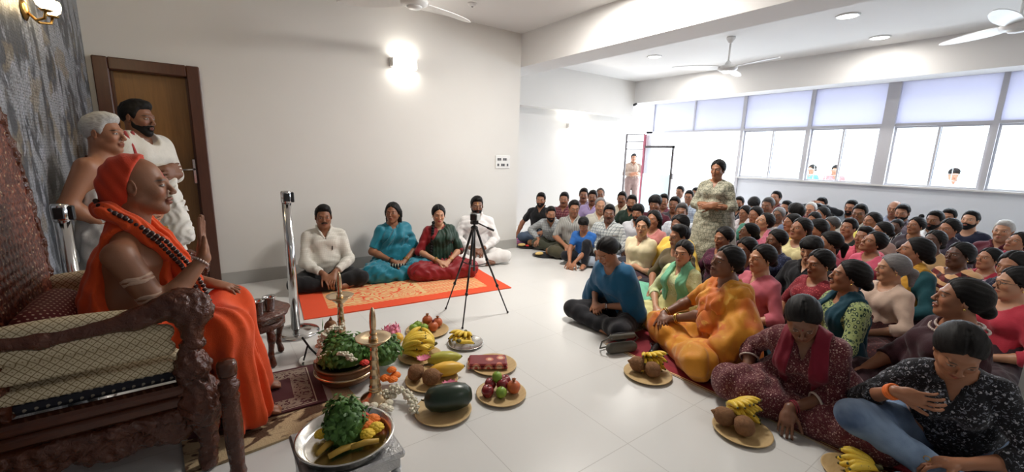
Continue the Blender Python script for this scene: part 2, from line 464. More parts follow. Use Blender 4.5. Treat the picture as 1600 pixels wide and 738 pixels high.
def body_prims(J, fem=False, fat=1.0, curl=(.55,.55), spread=.1, nohand=()):
    """named primitive groups of the body"""
    G = {}
    up = nrm(J['chest']-J['pelvis']); lat = nrm(J['shL']-J['shR'])
    up2 = nrm(J['neck']-J['waist'])
    f = fat
    G['torso'] = [rc(J['pelvis']-up*.005, J['waist'], .105*f, .088*f, s=.68 if fem else .74, L=lat, k=.05),
                  rc(J['waist'], J['chest'], .088*f, .098*(.7+.3*f), s=.70 if fem else .66, L=lat, k=.06),
                  rc(J['chest'], J['chest']+up2*.055, .098*(.7+.3*f), .066, s=.66 if not fem else .68, L=lat, k=.05)]
    fw = nrm(np.cross(lat, up))
    if f > 1.05: G['torso'].append(el(J['waist']+fw*.035*f-up*.02, A3(.09,.12,.11)*f, np.stack([fw,lat,up],1), k=.06))
    G['shoulder'] = [rc(J['shL']-lat*.015-up*.005, J['neck']-up*.005, .042, .040, k=.04), rc(J['shR']+lat*.015-up*.005, J['neck']-up*.005, .042, .040, k=.04)]
    G['bust'] = [el(J['chest']+fw*.075*f+lat*s*.062+up*.0, A3(.058,.058,.056)*(.8+.2*f), np.stack([fw,lat,up],1), k=.04) for s in (-1,1)] if fem else \
                [el(J['chest']+fw*.055+lat*s*.06+up*.025, A3(.05,.07,.055), np.stack([fw,lat,up],1), k=.04) for s in (-1,1)]
    nr = (.046 if fem else .056)*(.55+.45*f)
    G['neck'] = [rc(J['neck']-up*.02, J['headc']+J['hR']@A3(-.018,0,-.05), nr*1.08, nr, k=.03)]
    G['head'] = []
    HP = head_prims(fem, 1+(f-1)*.5)
    hs = float(J['hs'])
    def hsc(p):
        q = dict(p)
        if p['t'] == 'rc': q.update(a=p['a']*hs, b=p['b']*hs, r1=p['r1']*hs, r2=p['r2']*hs)
        else: q.update(c=p['c']*hs, r=p['r']*hs)
        return q
    for p in HP:
        if isinstance(p, tuple): G['head'].append((p[0], xform(hsc(p[1]), J['hR'], J['headc'])))
        else: G['head'].append(xform(hsc(p), J['hR'], J['headc']))
    a = .9 if fem else 1.0
    a2 = a*(.3+.7*f)
    for s in 'LR':
        sh, e, w = J['sh'+s], J['el'+s], J['wr'+s]
        G['uarm'+s] = [rc(sh, e, .047*a2, .038*a2, k=.035)]
        m = lerp(e, w, .3)
        G['farm'+s] = [rc(e, m, .038*a2, .037*a2, k=.02), rc(m, w, .037*a2, .024*a, k=.02)]
        sgn = 1 if s == 'L' else -1
        n = nrm(J['hn'+s]); d = nrm(J['hd'+s]); n = nrm(n-(n@d)*d)
        side = np.cross(n, d)*(-sgn)   # thumb: for a left hand, palm normal n and fingers d
        G['hand'+s] = [] if s in nohand else hand_prims(w+d*.01, d, n, side, curl['LR'.index(s)], sc=.92 if fem else 1.0, spread=spread)
        h, k_, an, to = J['hip'+s], J['kn'+s], J['an'+s], J['to'+s]
        G['thigh'+s] = [rc(h, k_, .092*f, .058*(.5+.5*f), k=.05)]
        m = lerp(k_, an, .3)+ (0 if True else 0)
        G['shin'+s] = [rc(k_, m, .056, .054, k=.03), rc(m, an, .054, .036, k=.03)]
        fd = nrm(to-an)
        heel = an-fd*.035-A3(0,0,.025)*(1 if J['pelvis'][2] > .3 else .2)
        G['foot'+s] = [rc(heel, lerp(heel, to, .6), .032, .033, k=.03), rc(lerp(heel, to, .5), to, .034, .024, k=.02), rc(an, heel, .034, .03, k=.02)]
        tl = np.cross(fd, A3(0,0,1)); tl = nrm(tl)
        for q in range(5):
            o = (q-2)*.014
            G['foot'+s].append(rc(to+tl*o-fd*.01, to+tl*o+fd*(.026-.003*abs(q-1)), .0105, .0085, k=.006))
    return G

ALL = ['torso','shoulder','bust','neck','thighL','thighR','shinL','shinR','footL','footR','uarmL','uarmR','farmL','farmR','handL','handR','head']
def build_body(name, J, G, coarse=.011, fine=.006, hands=True):
    pr = [(g, p) for g in ALL for p in G.get(g, [])]
    los, his = zip(*[prim_box(p[1] if isinstance(p, tuple) else p, .01) for g, p in pr])
    lo, hi = np.min(los, 0), np.max(his, 0)
    hc = J['headc']; Z = [[], [], []]
    for i in range(3): Z[i].append((hc[i]-.125, hc[i]+.125))
    if hands:
        for s in 'LR':
            if G['hand'+s]:
                b = [prim_box(p) for p in G['hand'+s]]
                l, h = np.min([x[0] for x in b], 0), np.max([x[1] for x in b], 0)
                for i in range(3): Z[i].append((l[i]-.005, h[i]+.005))
    Fd = Field(lo, hi, coarse, fine, Z)
    limb = {}
    for g, p in pr:
        if isinstance(p, tuple): Fd.add(p[1], sub=True)
        elif g.startswith('hand'):
            continue
        else: Fd.add(p)
    # hands are joined tightly so that the fingers stay apart
    for s in 'LR':
        for p in G['hand'+s]: Fd.add(p)
    V, F = Fd.mesh(name)
    me = mesh_np(name, V, F)
    hp = (V-hc)@J['hR']/float(J['hs'])
    at = me.attributes.new('hp', 'FLOAT_VECTOR', 'POINT'); at.data.foreach_set('vector', hp.astype(np.float32).ravel())
    return me

def cloth(name, prims, e=.012, k=.03, res=.010, cuts=(), fold=.004, wl=.07, seed=0, stretch=(1,1,1), zmin=.004, subs=()):
    """prims: list of primitives (or (prim, extra)) grown outward by e; cuts: functions of X,Y,Z, kept where negative"""
    pr = []
    for p in prims:
        ex = 0
        if isinstance(p, tuple):
            if p[0] == 'sub': continue
            p, ex = p
        pr.append((p, ex))
    los, his = zip(*[prim_box(p, e+ex+.015) for p, ex in pr])
    lo, hi = np.min(los, 0), np.max(his, 0); lo[2] = max(lo[2], zmin-.02)
    Fd = Field(lo, hi, res)
    for p, ex in pr: Fd.add(p, k=k, e=e+ex) if p.get('k') is None else Fd.add(dict(p, k=max(k, p['k'])), e=e+ex)
    if fold: Fd.F += (fold*fold_noise(Fd.X, Fd.Y, Fd.Z, seed, wl, stretch)).astype(np.float32)
    for p in subs: Fd.add(dict(p, k=.006), sub=True)
    for c in cuts: Fd.F = np.maximum(Fd.F, c(Fd.X, Fd.Y, Fd.Z).astype(np.float32))
    if zmin is not None: Fd.F = np.maximum(Fd.F, zmin-Fd.Z)
    V, F = Fd.mesh(name)
    return mesh_np(name, V, F)

def sleeve(J, G, s, t):
    """arm primitives covered by a sleeve of length t (0 shoulder, 1 elbow, 2 wrist)"""
    sh, e, w = J['sh'+s], J['el'+s], J['wr'+s]
    u = G['uarm'+s][0]
    if t <= 1:
        q = lerp(sh, e, t); n = nrm(e-sh); return [dict(u, cut=(q, n))]
    q = lerp(e, w, t-1); n = nrm(w-e); return [u]+[dict(p, cut=(q, n)) for p in G['farm'+s]]
def neck_cut(J, depth=.10, w=.075, round_=False, back=.02):
    """a neckline: V or round opening at the front, cut out of the cloth"""
    c = J['neck']; up = nrm(J['neck']-J['pelvis']); lat = nrm(J['shL']-J['shR']); fw = np.cross(lat, up)
    def f(X, Y, Z):
        x = (X-c[0])*fw[0]+(Y-c[1])*fw[1]+(Z-c[2])*fw[2]
        y = np.abs((X-c[0])*lat[0]+(Y-c[1])*lat[1]+(Z-c[2])*lat[2])
        z = (X-c[0])*up[0]+(Y-c[1])*up[1]+(Z-c[2])*up[2]
        if round_:
            d1 = np.sqrt((y/w)**2+((z-.03)/(depth+.03))**2)-1
            front = np.maximum(d1*w, -x)
        else:
            front = np.maximum(y-(z+depth)*w/(depth+.02), -x)
        collar = np.maximum(np.sqrt((x*.9)**2+y**2)-.068, -(z+back)) if not round_ else np.maximum(np.sqrt(x**2+y**2)-w, -(z+back))
        return -np.minimum(front, collar)
    return f
def half(o, n):
    o = np.asarray(o, float); n = nrm(n)
    return lambda X, Y, Z: (X-o[0])*n[0]+(Y-o[1])*n[1]+(Z-o[2])*n[2]

# hair, beards: built in the head's own frame, shared by all heads
def hair_mesh(style):
    res = .007; lo, hi = [-.24,-.13,-.42 if style in ('plait','long') else -.16], [.13,.13,.17]
    Fd = Field(lo, hi, res); X, Y, Z = Fd.X, Fd.Y, Fd.Z
    fem = style in ('bun','plait','pony','long','topknot','parted')
    Fd.add(el((-.016,0,.034),(.094,.074,.086)), e=.009 if fem else .008)
    if fem: Fd.add(el((-.035,0,.022),(.092,.079,.087),k=.03))
    if style in ('short','crop','quiff','boy'):
        if style != 'crop': Fd.add(el((.02,.01,.095),(.06,.055,.035),k=.03))
        if style == 'quiff': Fd.add(el((.06,.015,.09),(.035,.05,.03),k=.03))
        if style == 'boy': Fd.add(el((.0,.0,.06),(.10,.085,.075),k=.03)); 
        hx = [-.12,-.075,-.03,.0,.02,.032,.045,.075,.12]; hz = [-.055,-.05,-.025,.010,-.02,.0,.052,.070,.078]
        if style == 'boy': hz = [-.055,-.05,-.03,.0,-.015,.0,.03,.045,.05]
    elif style == 'fringe':
        Fd.add(el((-.0,0,.055),(.103,.088,.075),k=.03)); hx = [-.12,-.05,0,.03,.06,.12]; hz = [-.07,-.06,-.02,-.01,.03,.032]
    elif style == 'receding':
        hx = [-.12,-.075,-.03,.0,.02,.035,.05,.075]; hz = [-.055,-.05,-.025,.008,-.01,.05,.09,.11]
    elif style == 'ring':
        hx = [-.12,-.075,-.03,.0,.015,.03,.05]; hz = [-.055,-.05,-.025,.008,-.005,.05,.2]
    else:
        hx = [-.12,-.075,-.03,.0,.02,.045,.07,.12]; hz = [-.08,-.075,-.05,-.028,.0,.045,.070,.076]
    if style == 'bun': Fd.add(el((-.118,0,-.035),(.036,.046,.040),k=.02))
    if style == 'pony':
        Fd.add(rc((-.10,0,-.0),(-.145,0,-.03),.028,.036,k=.02)); Fd.add(rc((-.145,0,-.03),(-.15,0,-.13),.036,.018,k=.02))
    if style == 'topknot': Fd.add(el((-.05,0,.14),(.03,.032,.03),k=.01))
    if style == 'plait':
        Fd.add(rc((-.10,0,-.03),(-.125,0,-.08),.03,.03,k=.02))
        for i in range(9): Fd.add(el((-.128-.002*i,(-1)**i*.007,-.09-.034*i),(.021,.025,.026),k=.008))
    if style == 'long':
        for s in (-1,1): Fd.add(rc((-.04,s*.06,.0),(-.07,s*.07,-.20),.045,.035,k=.03))
        Fd.add(rc((-.07,0,0),(-.11,0,-.24),.06,.05,k=.04))
    hl = np.interp(Fd.ax[0], hx, hz)[:,None,None]
    if fem:
        hl = hl+.0*Y
        hl = hl-.018*np.clip(np.abs(Y)/.06, 0, 1)**2*(Fd.X > .03)
        Fd.F += (.010*np.exp(-(Y/.0055)**2)*(X > -.03)*(Z > .05)).astype(np.float32)     # the parting
    q = np.clip(1-(Z-hl)/.028, 0, 1)
    Fd.F += (.0085*q*q*(X > (-.085 if style in ('bun','pony','plait','long') else -.2))).astype(np.float32)
    keep = (hl-Z)*.8+0*Y
    if style in ('bun','pony','plait','long'):
        if style == 'long': keep = np.where(X < .0, np.minimum(keep, -.02), keep)
        else: keep = np.where(X < -.085, -.02, keep)
    if style == 'ring': keep = np.maximum(keep, (Z-.055)-0*X)
    rr = np.random.RandomState(len(style))
    ang = np.arctan2(Y, Z-.0+1e-6+0*X)
    Fd.F += ((.0010*np.sin(ang*22+X*14+1.5*np.sin(X*40))+.0006*np.sin(ang*41+2)) if fem else (.0026*np.sin(X*120+3*np.sin(Y*60+Z*30))*np.sin(Y*95+2*np.sin(X*50)+Z*40))).astype(np.float32)
    Fd.F = np.maximum(Fd.F, keep.astype(np.float32))
    V, F = Fd.mesh('hair'); return mesh_np('hair', V, F)
def beard_mesh(kind):
    Fd = Field([-.02,-.09,-.14],[.13,.09,.02], .0045); X, Y, Z = Fd.X, Fd.Y, Fd.Z
    if kind == 'moustache':
        for s in (-1,1):
            Fd.add(rc((.101,s*.003,-.0485),(.090,s*.022,-.0535),.0062,.005,k=.004)); Fd.add(rc((.090,s*.022,-.0535),(.078,s*.031,-.064),.005,.003,k=.004))
    else:
        for p in head_prims():
            if isinstance(p, tuple): continue
            Fd.add(p, e=.004)
        line = np.interp(Fd.ax[0], [-.02,.0,.03,.06,.085,.12], [.0,-.012,-.045,-.052,-.045,-.044])[:,None,None]
        keep = np.maximum((Z-line)+0*Y, -(np.sqrt(((Y)/.022)**2+((Z+.0645)/.0105)**2)-1)*.01)
        keep = np.maximum(keep, (X < .005)*.02-.01+0*Z)
        Fd.F = np.maximum(Fd.F+.001*np.sin(Y*700)*np.sin(Z*600), keep)
    V, F = Fd.mesh(kind); return mesh_np(kind, V, F)
_hair = {}
def get_hair(style):
    if style not in _hair: _hair[style] = beard_mesh(style) if style in ('moustache','beard') else hair_mesh(style)
    return _hair[style]
def glasses_mesh():
    m = MB()
    for s in (-1,1):
        pts = [A3(.104-.10*(abs(s*.032+.019*math.cos(a))-.013)**1*.25, s*.032+.020*math.cos(a), .002+.0155*math.sin(a)) for a in np.linspace(0,2*math.pi,19)]
        m.tube(pts, .0016, 6, False)
        m.tube([A3(.097,s*.053,.006), A3(.05,s*.077,.006), A3(-.005,s*.084,.004)], .0015, 6)
    m.tube([A3(.104,-.013,.005), A3(.106,0,.008), A3(.104,.013,.005)], .0015, 6)
    me = bpy.data.meshes.new('glasses'); me.from_pydata([tuple(v) for v in m.v], [], m.f); return me

def skin_mat(name, tone, lip=None, brow=(.012,.009,.008), bindi=None, mark=None, stubble=0.0):
    m = Mat(name, .46); v = m.coords('attr:hp'); x, y, z = m.xyz(v); ay = y.abs()
    ob = m.coords('Object'); n = m.noise(ob, 9, 4)
    c = m.mix(n, tuple(t*.82 for t in tone), tuple(min(1, t*1.14) for t in tone))
    front = x.gt(.045)
    lip = lip or (tone[0]*.80, tone[1]*.48, tone[2]*.50)
    if stubble:
        s = (((z+.07)/.045)._m('POWER', 2)+(ay/.075)._m('POWER', 2)).step(1.15, .7)*x.gt(.0)
        c = m.mix(s*stubble, c, tuple(t*.32 for t in tone))
    chk = (((ay-.04)/.022)._m('POWER',2)+((z+.03)/.02)._m('POWER',2)).step(1.2,.2)*front
    c = m.mix(chk*.35, c, (min(1,tone[0]*1.1), tone[1]*.78, tone[2]*.72))
    lm = ((y/.0235)._m('POWER',2)+((z+.0655)/.0115)._m('POWER',2)).step(1.15,.85)*x.gt(.06)
    c = m.mix(lm, c, lip)
    line = ((y/.021)._m('POWER',2)+((z+.0652)/.0016)._m('POWER',2)).step(1.3,.7)*x.gt(.06)
    c = m.mix(line*.8, c, tuple(t*.15 for t in tone))
    nos = (((ay-.0085)/.0042)._m('POWER',2)+((z+.0405)/.003)._m('POWER',2)).step(1.3,.7)*x.gt(.085)
    c = m.mix(nos*.8, c, tuple(t*.12 for t in tone))
    ex = (ay-.0315)/.0132; ez = (z-.0012+ex*ex*.0012)/.0044
    lash = (ex*ex+ez*ez).step(2.0,1.1)*front
    c = m.mix(lash*.85, c, tuple(t*.18 for t in tone))
    eye = (ex*ex+ez*ez).step(1.1,.8)*front
    c = m.mix(eye, c, (.50,.45,.41))
    ir = (((ay-.0315)/.0056)._m('POWER',2)+((z-.0018)/.0056)._m('POWER',2)).step(1.2,.8)*eye
    c = m.mix(ir, c, (.018,.010,.007))
    bx = (ay-.034)/.0185; bz = (z-.0235+(bx+.2)*(bx+.2)*.0038)/.0033
    br = (bx*bx+bz*bz).step(1.25,.6)*x.gt(.03)
    c = m.mix(br*.85, c, brow)
    if bindi:
        b = ((y/.0042)._m('POWER',2)+((z-.027)/.0042)._m('POWER',2)).step(1.2,.8)*x.gt(.06)
        c = m.mix(b, c, bindi)
    if mark:
        b = ((y/.006)._m('POWER',2)+((z-.042)/.017)._m('POWER',2)).step(1.2,.8)*x.gt(.05)
        c = m.mix(b, c, mark)
    m.color(c)
    m.inp('Roughness', m.noise(ob, 30, 2)*.2+.36)
    m.b.inputs['Subsurface Weight'].default_value = 0.0
    m.bump(m.noise(ob, 160, 2), .12, .002)
    return m.m
def hair_mat(name, c, rough=.38):
    m = Mat(name, rough, 0, .22); v = m.coords('Object', (5,60,60)); n = m.noise(v, 4, 3)
    m.color(m.mix(n, tuple(x*.4 for x in c), tuple(min(1,x*1.5) for x in c))); m.bump(n, .35, .003)
    return m.m

def fabric(name, kind='plain', c1=(.5,.5,.5), c2=(.1,.1,.1), c3=None, sc=1.0, rough=.8, sheen=.15):
    m = Mat(name, rough, 0, .3); v = m.coords('Object'); x, y, z = m.xyz(v); n = m.noise(v, 22, 4)
    base = m.mix(n, tuple(t*.86 for t in c1), tuple(min(1,t*1.1) for t in c1)); c3 = c3 or c2
    wv = m.coords('Object')
    if kind == 'plain': c = base
    elif kind == 'plaid':
        d = .04*sc
        a = (((y+x*.7)/d).frac()-.5).abs().lt(.09); b = ((z/d).frac()-.5).abs().lt(.09)
        a2 = (((y+x*.7)/d+.3).frac()-.5).abs().lt(.17); b2 = ((z/d+.3).frac()-.5).abs().lt(.17)
        c = m.mix(a2*.35, base, c3); c = m.mix(b2*.35, c, c3); c = m.mix(a*.8, c, c2); c = m.mix(b*.8, c, c2)
    elif kind == 'stripes':
        a = (((y+x*.3)/(.03*sc)).frac()-.5).abs().lt(.12); c = m.mix(a*.85, base, c2)
    elif kind == 'bands':
        w = m.noise(v, 4, 2)*.05
        a = (((z+w+y*.25)/(.07*sc)).frac()-.5).abs().lt(.25); c = m.mix(a, base, c2)
        b = (((z*.5+w+y)/(.09*sc)).frac()-.5).abs().lt(.2); c = m.mix(b*a, c, c3)
    elif kind == 'floral':
        vo = m.voronoi(v, 42/sc); a = vo.lt(.34); col = m.voronoi(v, 42/sc, out='Color')
        pet = m.noise(v, 95/sc, 2).gt(.52)
        c = m.mix(a*pet, base, c2); c = m.mix(m.noise(v, 60/sc, 3, 1.5).gt(.60), c, c3)
    elif kind == 'block':
        X = (y+x*.8); d = .045*sc
        a = ((X/d+(z/d)._m('FLOOR')*.5).frac()-.5).abs().gt(.455); b = ((z/d).frac()-.5).abs().gt(.455)
        c = m.mix(a.max(b), base, c2); c = m.mix(m.noise(v, 62/sc, 2, 1.).gt(.54)*.85, c, c3)
    elif kind == 'dots':
        vo = m.voronoi(v, 55/sc, rand=.25); c = m.mix(vo.lt(.27), base, c2); c = m.mix(vo.lt(.12), c, c3)
    elif kind == 'leaf':
        vo = m.voronoi(m.coords('Object', (1,1,.6)), 38/sc, rand=.6); c = m.mix(vo.lt(.42), base, c2); c = m.mix(vo.lt(.20), c, c3)
        c = m.mix(m.noise(v, 50/sc, 2, 1.2).gt(.62), c, c2)
    elif kind == 'tiedye':
        v2 = m.coords('Object', (1,1,.30), (.5,.3,0)); c = m.mix(m.noise(v2, 13/sc, 4, 1.0).step(.42,.62), base, c2); c = m.mix(m.noise(v, 26/sc, 3, .8).step(.6,.72), c, c3)
    elif kind == 'border':
        c = m.mix(z.lt(c3[0]) if False else (((y*.8+z)/(.33*sc)).frac()-.5).abs().gt(.44), base, c2); c = m.mix(m.noise(v, 70, 2).gt(.63)*.4, c, c2)
    m.color(c); m.b.inputs['Sheen Weight'].default_value = sheen
    w = m.node('ShaderNodeTexNoise'); m.nt.links.new(v, w.inputs['Vector']); w.inputs['Scale'].default_value = 260
    m.bump(E(m.nt, w.outputs['Fac'])+m.noise(v, 14, 3, .6)*2.2, .35, .004)
    return m.m

SK = {}
def skin(tone, **kw):
    key = (tone, tuple(sorted(kw.items())))
    if key not in SK:
        T = {'fair': srgb(188,138,106), 'mid': srgb(162,110,80), 'tan': srgb(140,93,66), 'dark': srgb(122,80,58), 'deep': srgb(96,62,46)}[tone]
        SK[key] = skin_mat('skin', T, **kw)
    return SK[key]
HB = HG = HW = None
def head_matrix(J):
    return Matrix([[*(J['hR'][i]*float(J['hs'])), J['headc'][i]] for i in range(3)]+[[0,0,0,1]])
def head_child(body, J, style, mat, name='hair'):
    o = link(name, get_hair(style), mat, body)
    o.matrix_local = head_matrix(J)
    return o
# ---------------------------------------------------------------- the room
def struct(o): o['kind'] = 'structure'; return o
def room_mats():
    M = {}
    m = Mat('wall_paint', .75); v = m.coords('World'); n = m.noise(v, 1.4, 3); m.color(m.mix(n, (.70,.685,.655), (.76,.745,.72))); m.bump(m.noise(v, 90, 3), .06, .002); M['wall'] = m.m
    m = Mat('ceiling_paint', .85); v = m.coords('World'); n = m.noise(v, 1.1, 3); m.color(m.mix(n, (.72,.71,.70), (.77,.765,.76))); M['ceil'] = m.m
    m = Mat('floor_tiles', .2, 0, .42); v = m.coords('World'); x, y, z = m.xyz(v)
    X = ((x-1.62)/.6).frac(); Y = ((y-1.17)/.6).frac()
    g = X.min(1-X).min(Y.min(1-Y)).lt(.0035)
    n = m.noise(v, 1.6, 3, .5); c = m.mix(n, (.66,.655,.635), (.70,.695,.68)); m.color(m.mix(g*.75, c, (.42,.41,.39)))
    m.inp('Roughness', m.noise(v, 7, 3)*.03+.25+g*.3); M['floor'] = m.m
    M['skirt'] = plain('skirting_tile', (.42,.41,.39), .35, var=.06)
    m = Mat('blue_white_paint', .7); v = m.coords('World'); m.color(m.mix(m.noise(v, 1.3, 2), (.78,.82,.89), (.82,.86,.92))); M['bluewall'] = m.m
    m = Mat('door_veneer', .42); v = m.coords('Object', (30,30,1.6)); n = m.noise(v, 3, 6, .6); m.color(m.mix(n, (.17,.075,.018), (.29,.135,.035))); m.bump(n, .08, .002); M['veneer'] = m.m
    m = Mat('door_frame_wood', .38); v = m.coords('Object', (12,12,1.5)); n = m.noise(v, 4, 6, .8); m.color(m.mix(n, (.055,.018,.010), (.105,.035,.018))); m.bump(n, .08, .002); M['frame'] = m.m
    m = Mat('mosaic_wallpaper', .45, .15, .5); v = m.coords('Object', (1,1,.55)); w = m.coords('Object')
    x, y, z = m.xyz(w)
    ov = m.voronoi(m.coords('Object', (1,1,.42)), 8, rand=.7)
    cell = m.voronoi(m.coords('Object', (1,1,.42)), 8, out='Color', rand=.7)
    big = m.noise(v, 6, 3, .5)
    c = m.mix(big.step(.42,.56), (.075,.085,.10), (.33,.35,.38)); c = m.mix(m.noise(v, 11, 3, .9).step(.55,.66), c, (.40,.42,.48))
    c = m.mix(ov.step(.30,.22)*m.noise(w, 3, 1).step(.4,.6), c, (.13,.12,.10)); c = m.mix(m.noise(w, 5, 2).step(.58,.64)*.6, c, (.30,.24,.15))
    tile = ((y/.016).frac().gt(.88)).max((z/.016).frac().gt(.88))
    st = m.noise(w, 70, 2).step(.50,.6)
    c = m.mix(st*.55, c, (.03,.032,.036)); c = m.mix(tile*.55, c, (.05,.05,.055)); m.color(c); m.bump(m.noise(w, 70, 2)-tile*.4, .5, .004); M['mosaic'] = m.m
    M['steel'] = plain('chrome_steel', (.60,.60,.60), .14, 1.0, .05)
    M['white'] = plain('white_enamel', (.78,.78,.77), .3, var=.03)
    M['alu'] = plain('window_aluminium', (.62,.62,.66), .4, .0, .04)
    m = Mat('frosted_panel', .5); v = m.coords('World'); m.color(m.mix(m.noise(v, .9, 2), (.74,.75,.86), (.80,.81,.89))); tl = m.node('ShaderNodeBsdfTranslucent'); tl.inputs[0].default_value = (.74,.76,.86,1); mx = m.node('ShaderNodeMixShader'); mx.inputs[0].default_value = .30; m.nt.links.new(m.b.outputs[0], mx.inputs[1]); m.nt.links.new(tl.outputs[0], mx.inputs[2]); m.nt.links.new(mx.outputs[0], m.nt.nodes['Material Output'].inputs[0]); M['panel'] = m.m
    M['darkmetal'] = plain('dark_painted_metal', (.030,.022,.022), .4, .3, .1)
    M['maroonmetal'] = plain('maroon_painted_metal', (.26,.05,.08), .4, .0, .1)
    M['black'] = plain('black_plastic', (.012,.012,.013), .4, 0, .1)
    g = Mat('clear_glass', .02); nt = g.nt; tr = g.node('ShaderNodeBsdfTransparent'); gl = g.node('ShaderNodeBsdfGlossy'); gl.inputs['Roughness'].default_value = .03
    tr.inputs[0].default_value = (.94,.97,.98,1); mx = g.node('ShaderNodeMixShader'); mx.inputs[0].default_value = .06
    nt.links.new(tr.outputs[0], mx.inputs[1]); nt.links.new(gl.outputs[0], mx.inputs[2]); nt.links.new(mx.outputs[0], nt.nodes['Material Output'].inputs[0]); M['glass'] = g.m
    def glow(name, c, s):
        e = Mat(name, .4); e.color(c); e.b.inputs['Emission Color'].default_value = (*c, 1); e.b.inputs['Emission Strength'].default_value = s; return e.m
    M['glow'] = glow('lamp_diffuser', (1,.95,.86), 9.0); M['warmglow'] = glow('warm_lamp_glass', (1,.80,.46), 14.0); M['ledglow'] = glow('led_disc', (1,.97,.92), 7.0)
    return M
RM = room_mats()
def sbox(name, lo, hi, mat, bev=0): return struct(MB().box(lo, hi, bev=bev).build(name, mat))
CZ = 3.11
sbox('floor', (-.8,-4.6,-.10), (9.0,6.8,0), RM['floor'])
struct(MB().box((9.0,-6,-.16),(30,22,-.02)).build('ground_outside', plain('outdoor_paving', (.62,.60,.56), .8)))
sbox('wall_left', (-.84,-4.6,0), (-.70,5.15,CZ), RM['mosaic'])
# wall with the doorway
DX0, DX1, DTOP = -.66, .07, 2.15
w = MB(); w.box((-.84,5.15,0),(DX0,6.75,CZ)); w.box((DX1,5.15,0),(3.86,6.75,CZ)); w.box((DX0,5.15,DTOP),(DX1,6.75,CZ)); w.box((DX0,5.35,0),(DX1,6.75,DTOP))
struct(w.build('wall_back', RM['wall']))
d = MB(); d.box((DX0,5.10,0),(DX0+.10,5.30,DTOP),bev=.008); d.box((DX1-.10,5.10,0),(DX1,5.30,DTOP),bev=.008); d.box((DX0+.10,5.10,DTOP-.10),(DX1-.10,5.30,DTOP),bev=.008)
d.box((DX0+.10,5.20,0),(DX0+.115,5.26,DTOP-.1)); d.box((DX1-.115,5.20,0),(DX1-.10,5.26,DTOP-.1))
door = struct(empty('door_1', (-.30,5.2,0)))
def child(mb, name, mat, par):
    o = mb.build(name, mat, par); o.matrix_parent_inverse = Matrix.Translation(-Vector(par.location)); return o
child(d, 'door_frame', RM['frame'], door)
child(MB().box((DX0+.10,5.215,.01),(DX1-.10,5.25,DTOP-.10)), 'door_leaf', RM['veneer'], door)
h = MB(); h.box((-.065,5.195,1.06),(-.035,5.215,1.30),bev=.006); h.tube([(-.05,5.205,1.20),(-.05,5.165,1.20),(-.06,5.155,1.20),(-.16,5.155,1.195)],.009,10)
child(h, 'door_handle', RM['steel'], door)
# skirting
sbox('baseboard_back', (DX1,5.135,0), (3.865,5.15,.14), RM['skirt'])
# beams, second bay, recess
sbox('ceiling', (-.84,-4.6,CZ), (8.2,6.75,CZ+.12), RM['ceil'])
sbox('trim_1', (3.86,-4.6,2.66), (4.30,6.75,CZ), RM['ceil'])
w = MB(); w.box((4.30,6.5,2.33),(8.13,6.75,CZ)); struct(w.build('wall_recess_band', RM['wall']))
sbox('wall_recess', (3.86,6.75,0), (7.98,6.90,CZ), RM['wall'])
sbox('trim_2', (8.13,-4.6,2.64), (8.55,6.75,CZ), RM['ceil'])
sbox('trim_3', (8.55,-4.6,2.70), (9.12,9.0,2.80), RM['white'])
sbox('wall_rear', (-.84,-4.75,0), (9.1,-4.6,CZ), RM['wall'])
w = MB(); w.box((3.30,-.75,0),(3.80,.06,CZ)); struct(w.build('wall_pillar', RM['wall']))
w = MB(); w.box((3.285,-.75,0),(3.30,.075,.11)); w.box((3.285,.06,0),(3.80,.075,.11)); struct(w.build('baseboard_pillar', RM['skirt']))
# window wall: sill wall, lavender panels, sliding sashes
sbox('wall_window', (9.0,-4.6,0), (9.15,4.41,1.07), RM['bluewall'])
sbox('trim_sill', (8.94,-4.6,1.07), (9.17,4.41,1.095), RM['white'])
sbox('trim_transom', (8.97,-4.6,2.02), (9.07,6.75,2.06), RM['alu'])
YM = [6.62,5.50,4.41,3.22,2.10,.95,-.20,-1.35,-2.5,-3.65,-4.6]
w = MB()
for i in range(len(YM)-1): w.box((9.01,YM[i+1]+.02,2.06),(9.03,YM[i]-.02,2.70))
struct(w.build('wall_upper_panels', RM['panel']))
sbox('trim_pillar', (8.95,2.03,1.07), (9.15,2.19,2.70), RM['alu'])
for i, y in enumerate(YM):
    if abs(y-2.10) < .01: continue
    lo = 0 if y > 4.42 else (1.07 if y != 4.41 else 0)
    if y > 6.6: sbox('trim_mullion', (8.97,6.55,0), (9.09,6.72,2.70), RM['alu'])
    elif y == 5.50: sbox('trim_mullion', (8.98,y-.015,2.06), (9.05,y+.015,2.70), RM['alu'])
    else: sbox('trim_mullion', (8.965,y-.03,lo), (9.08,y+.03,2.70), RM['alu'])
wn = 0
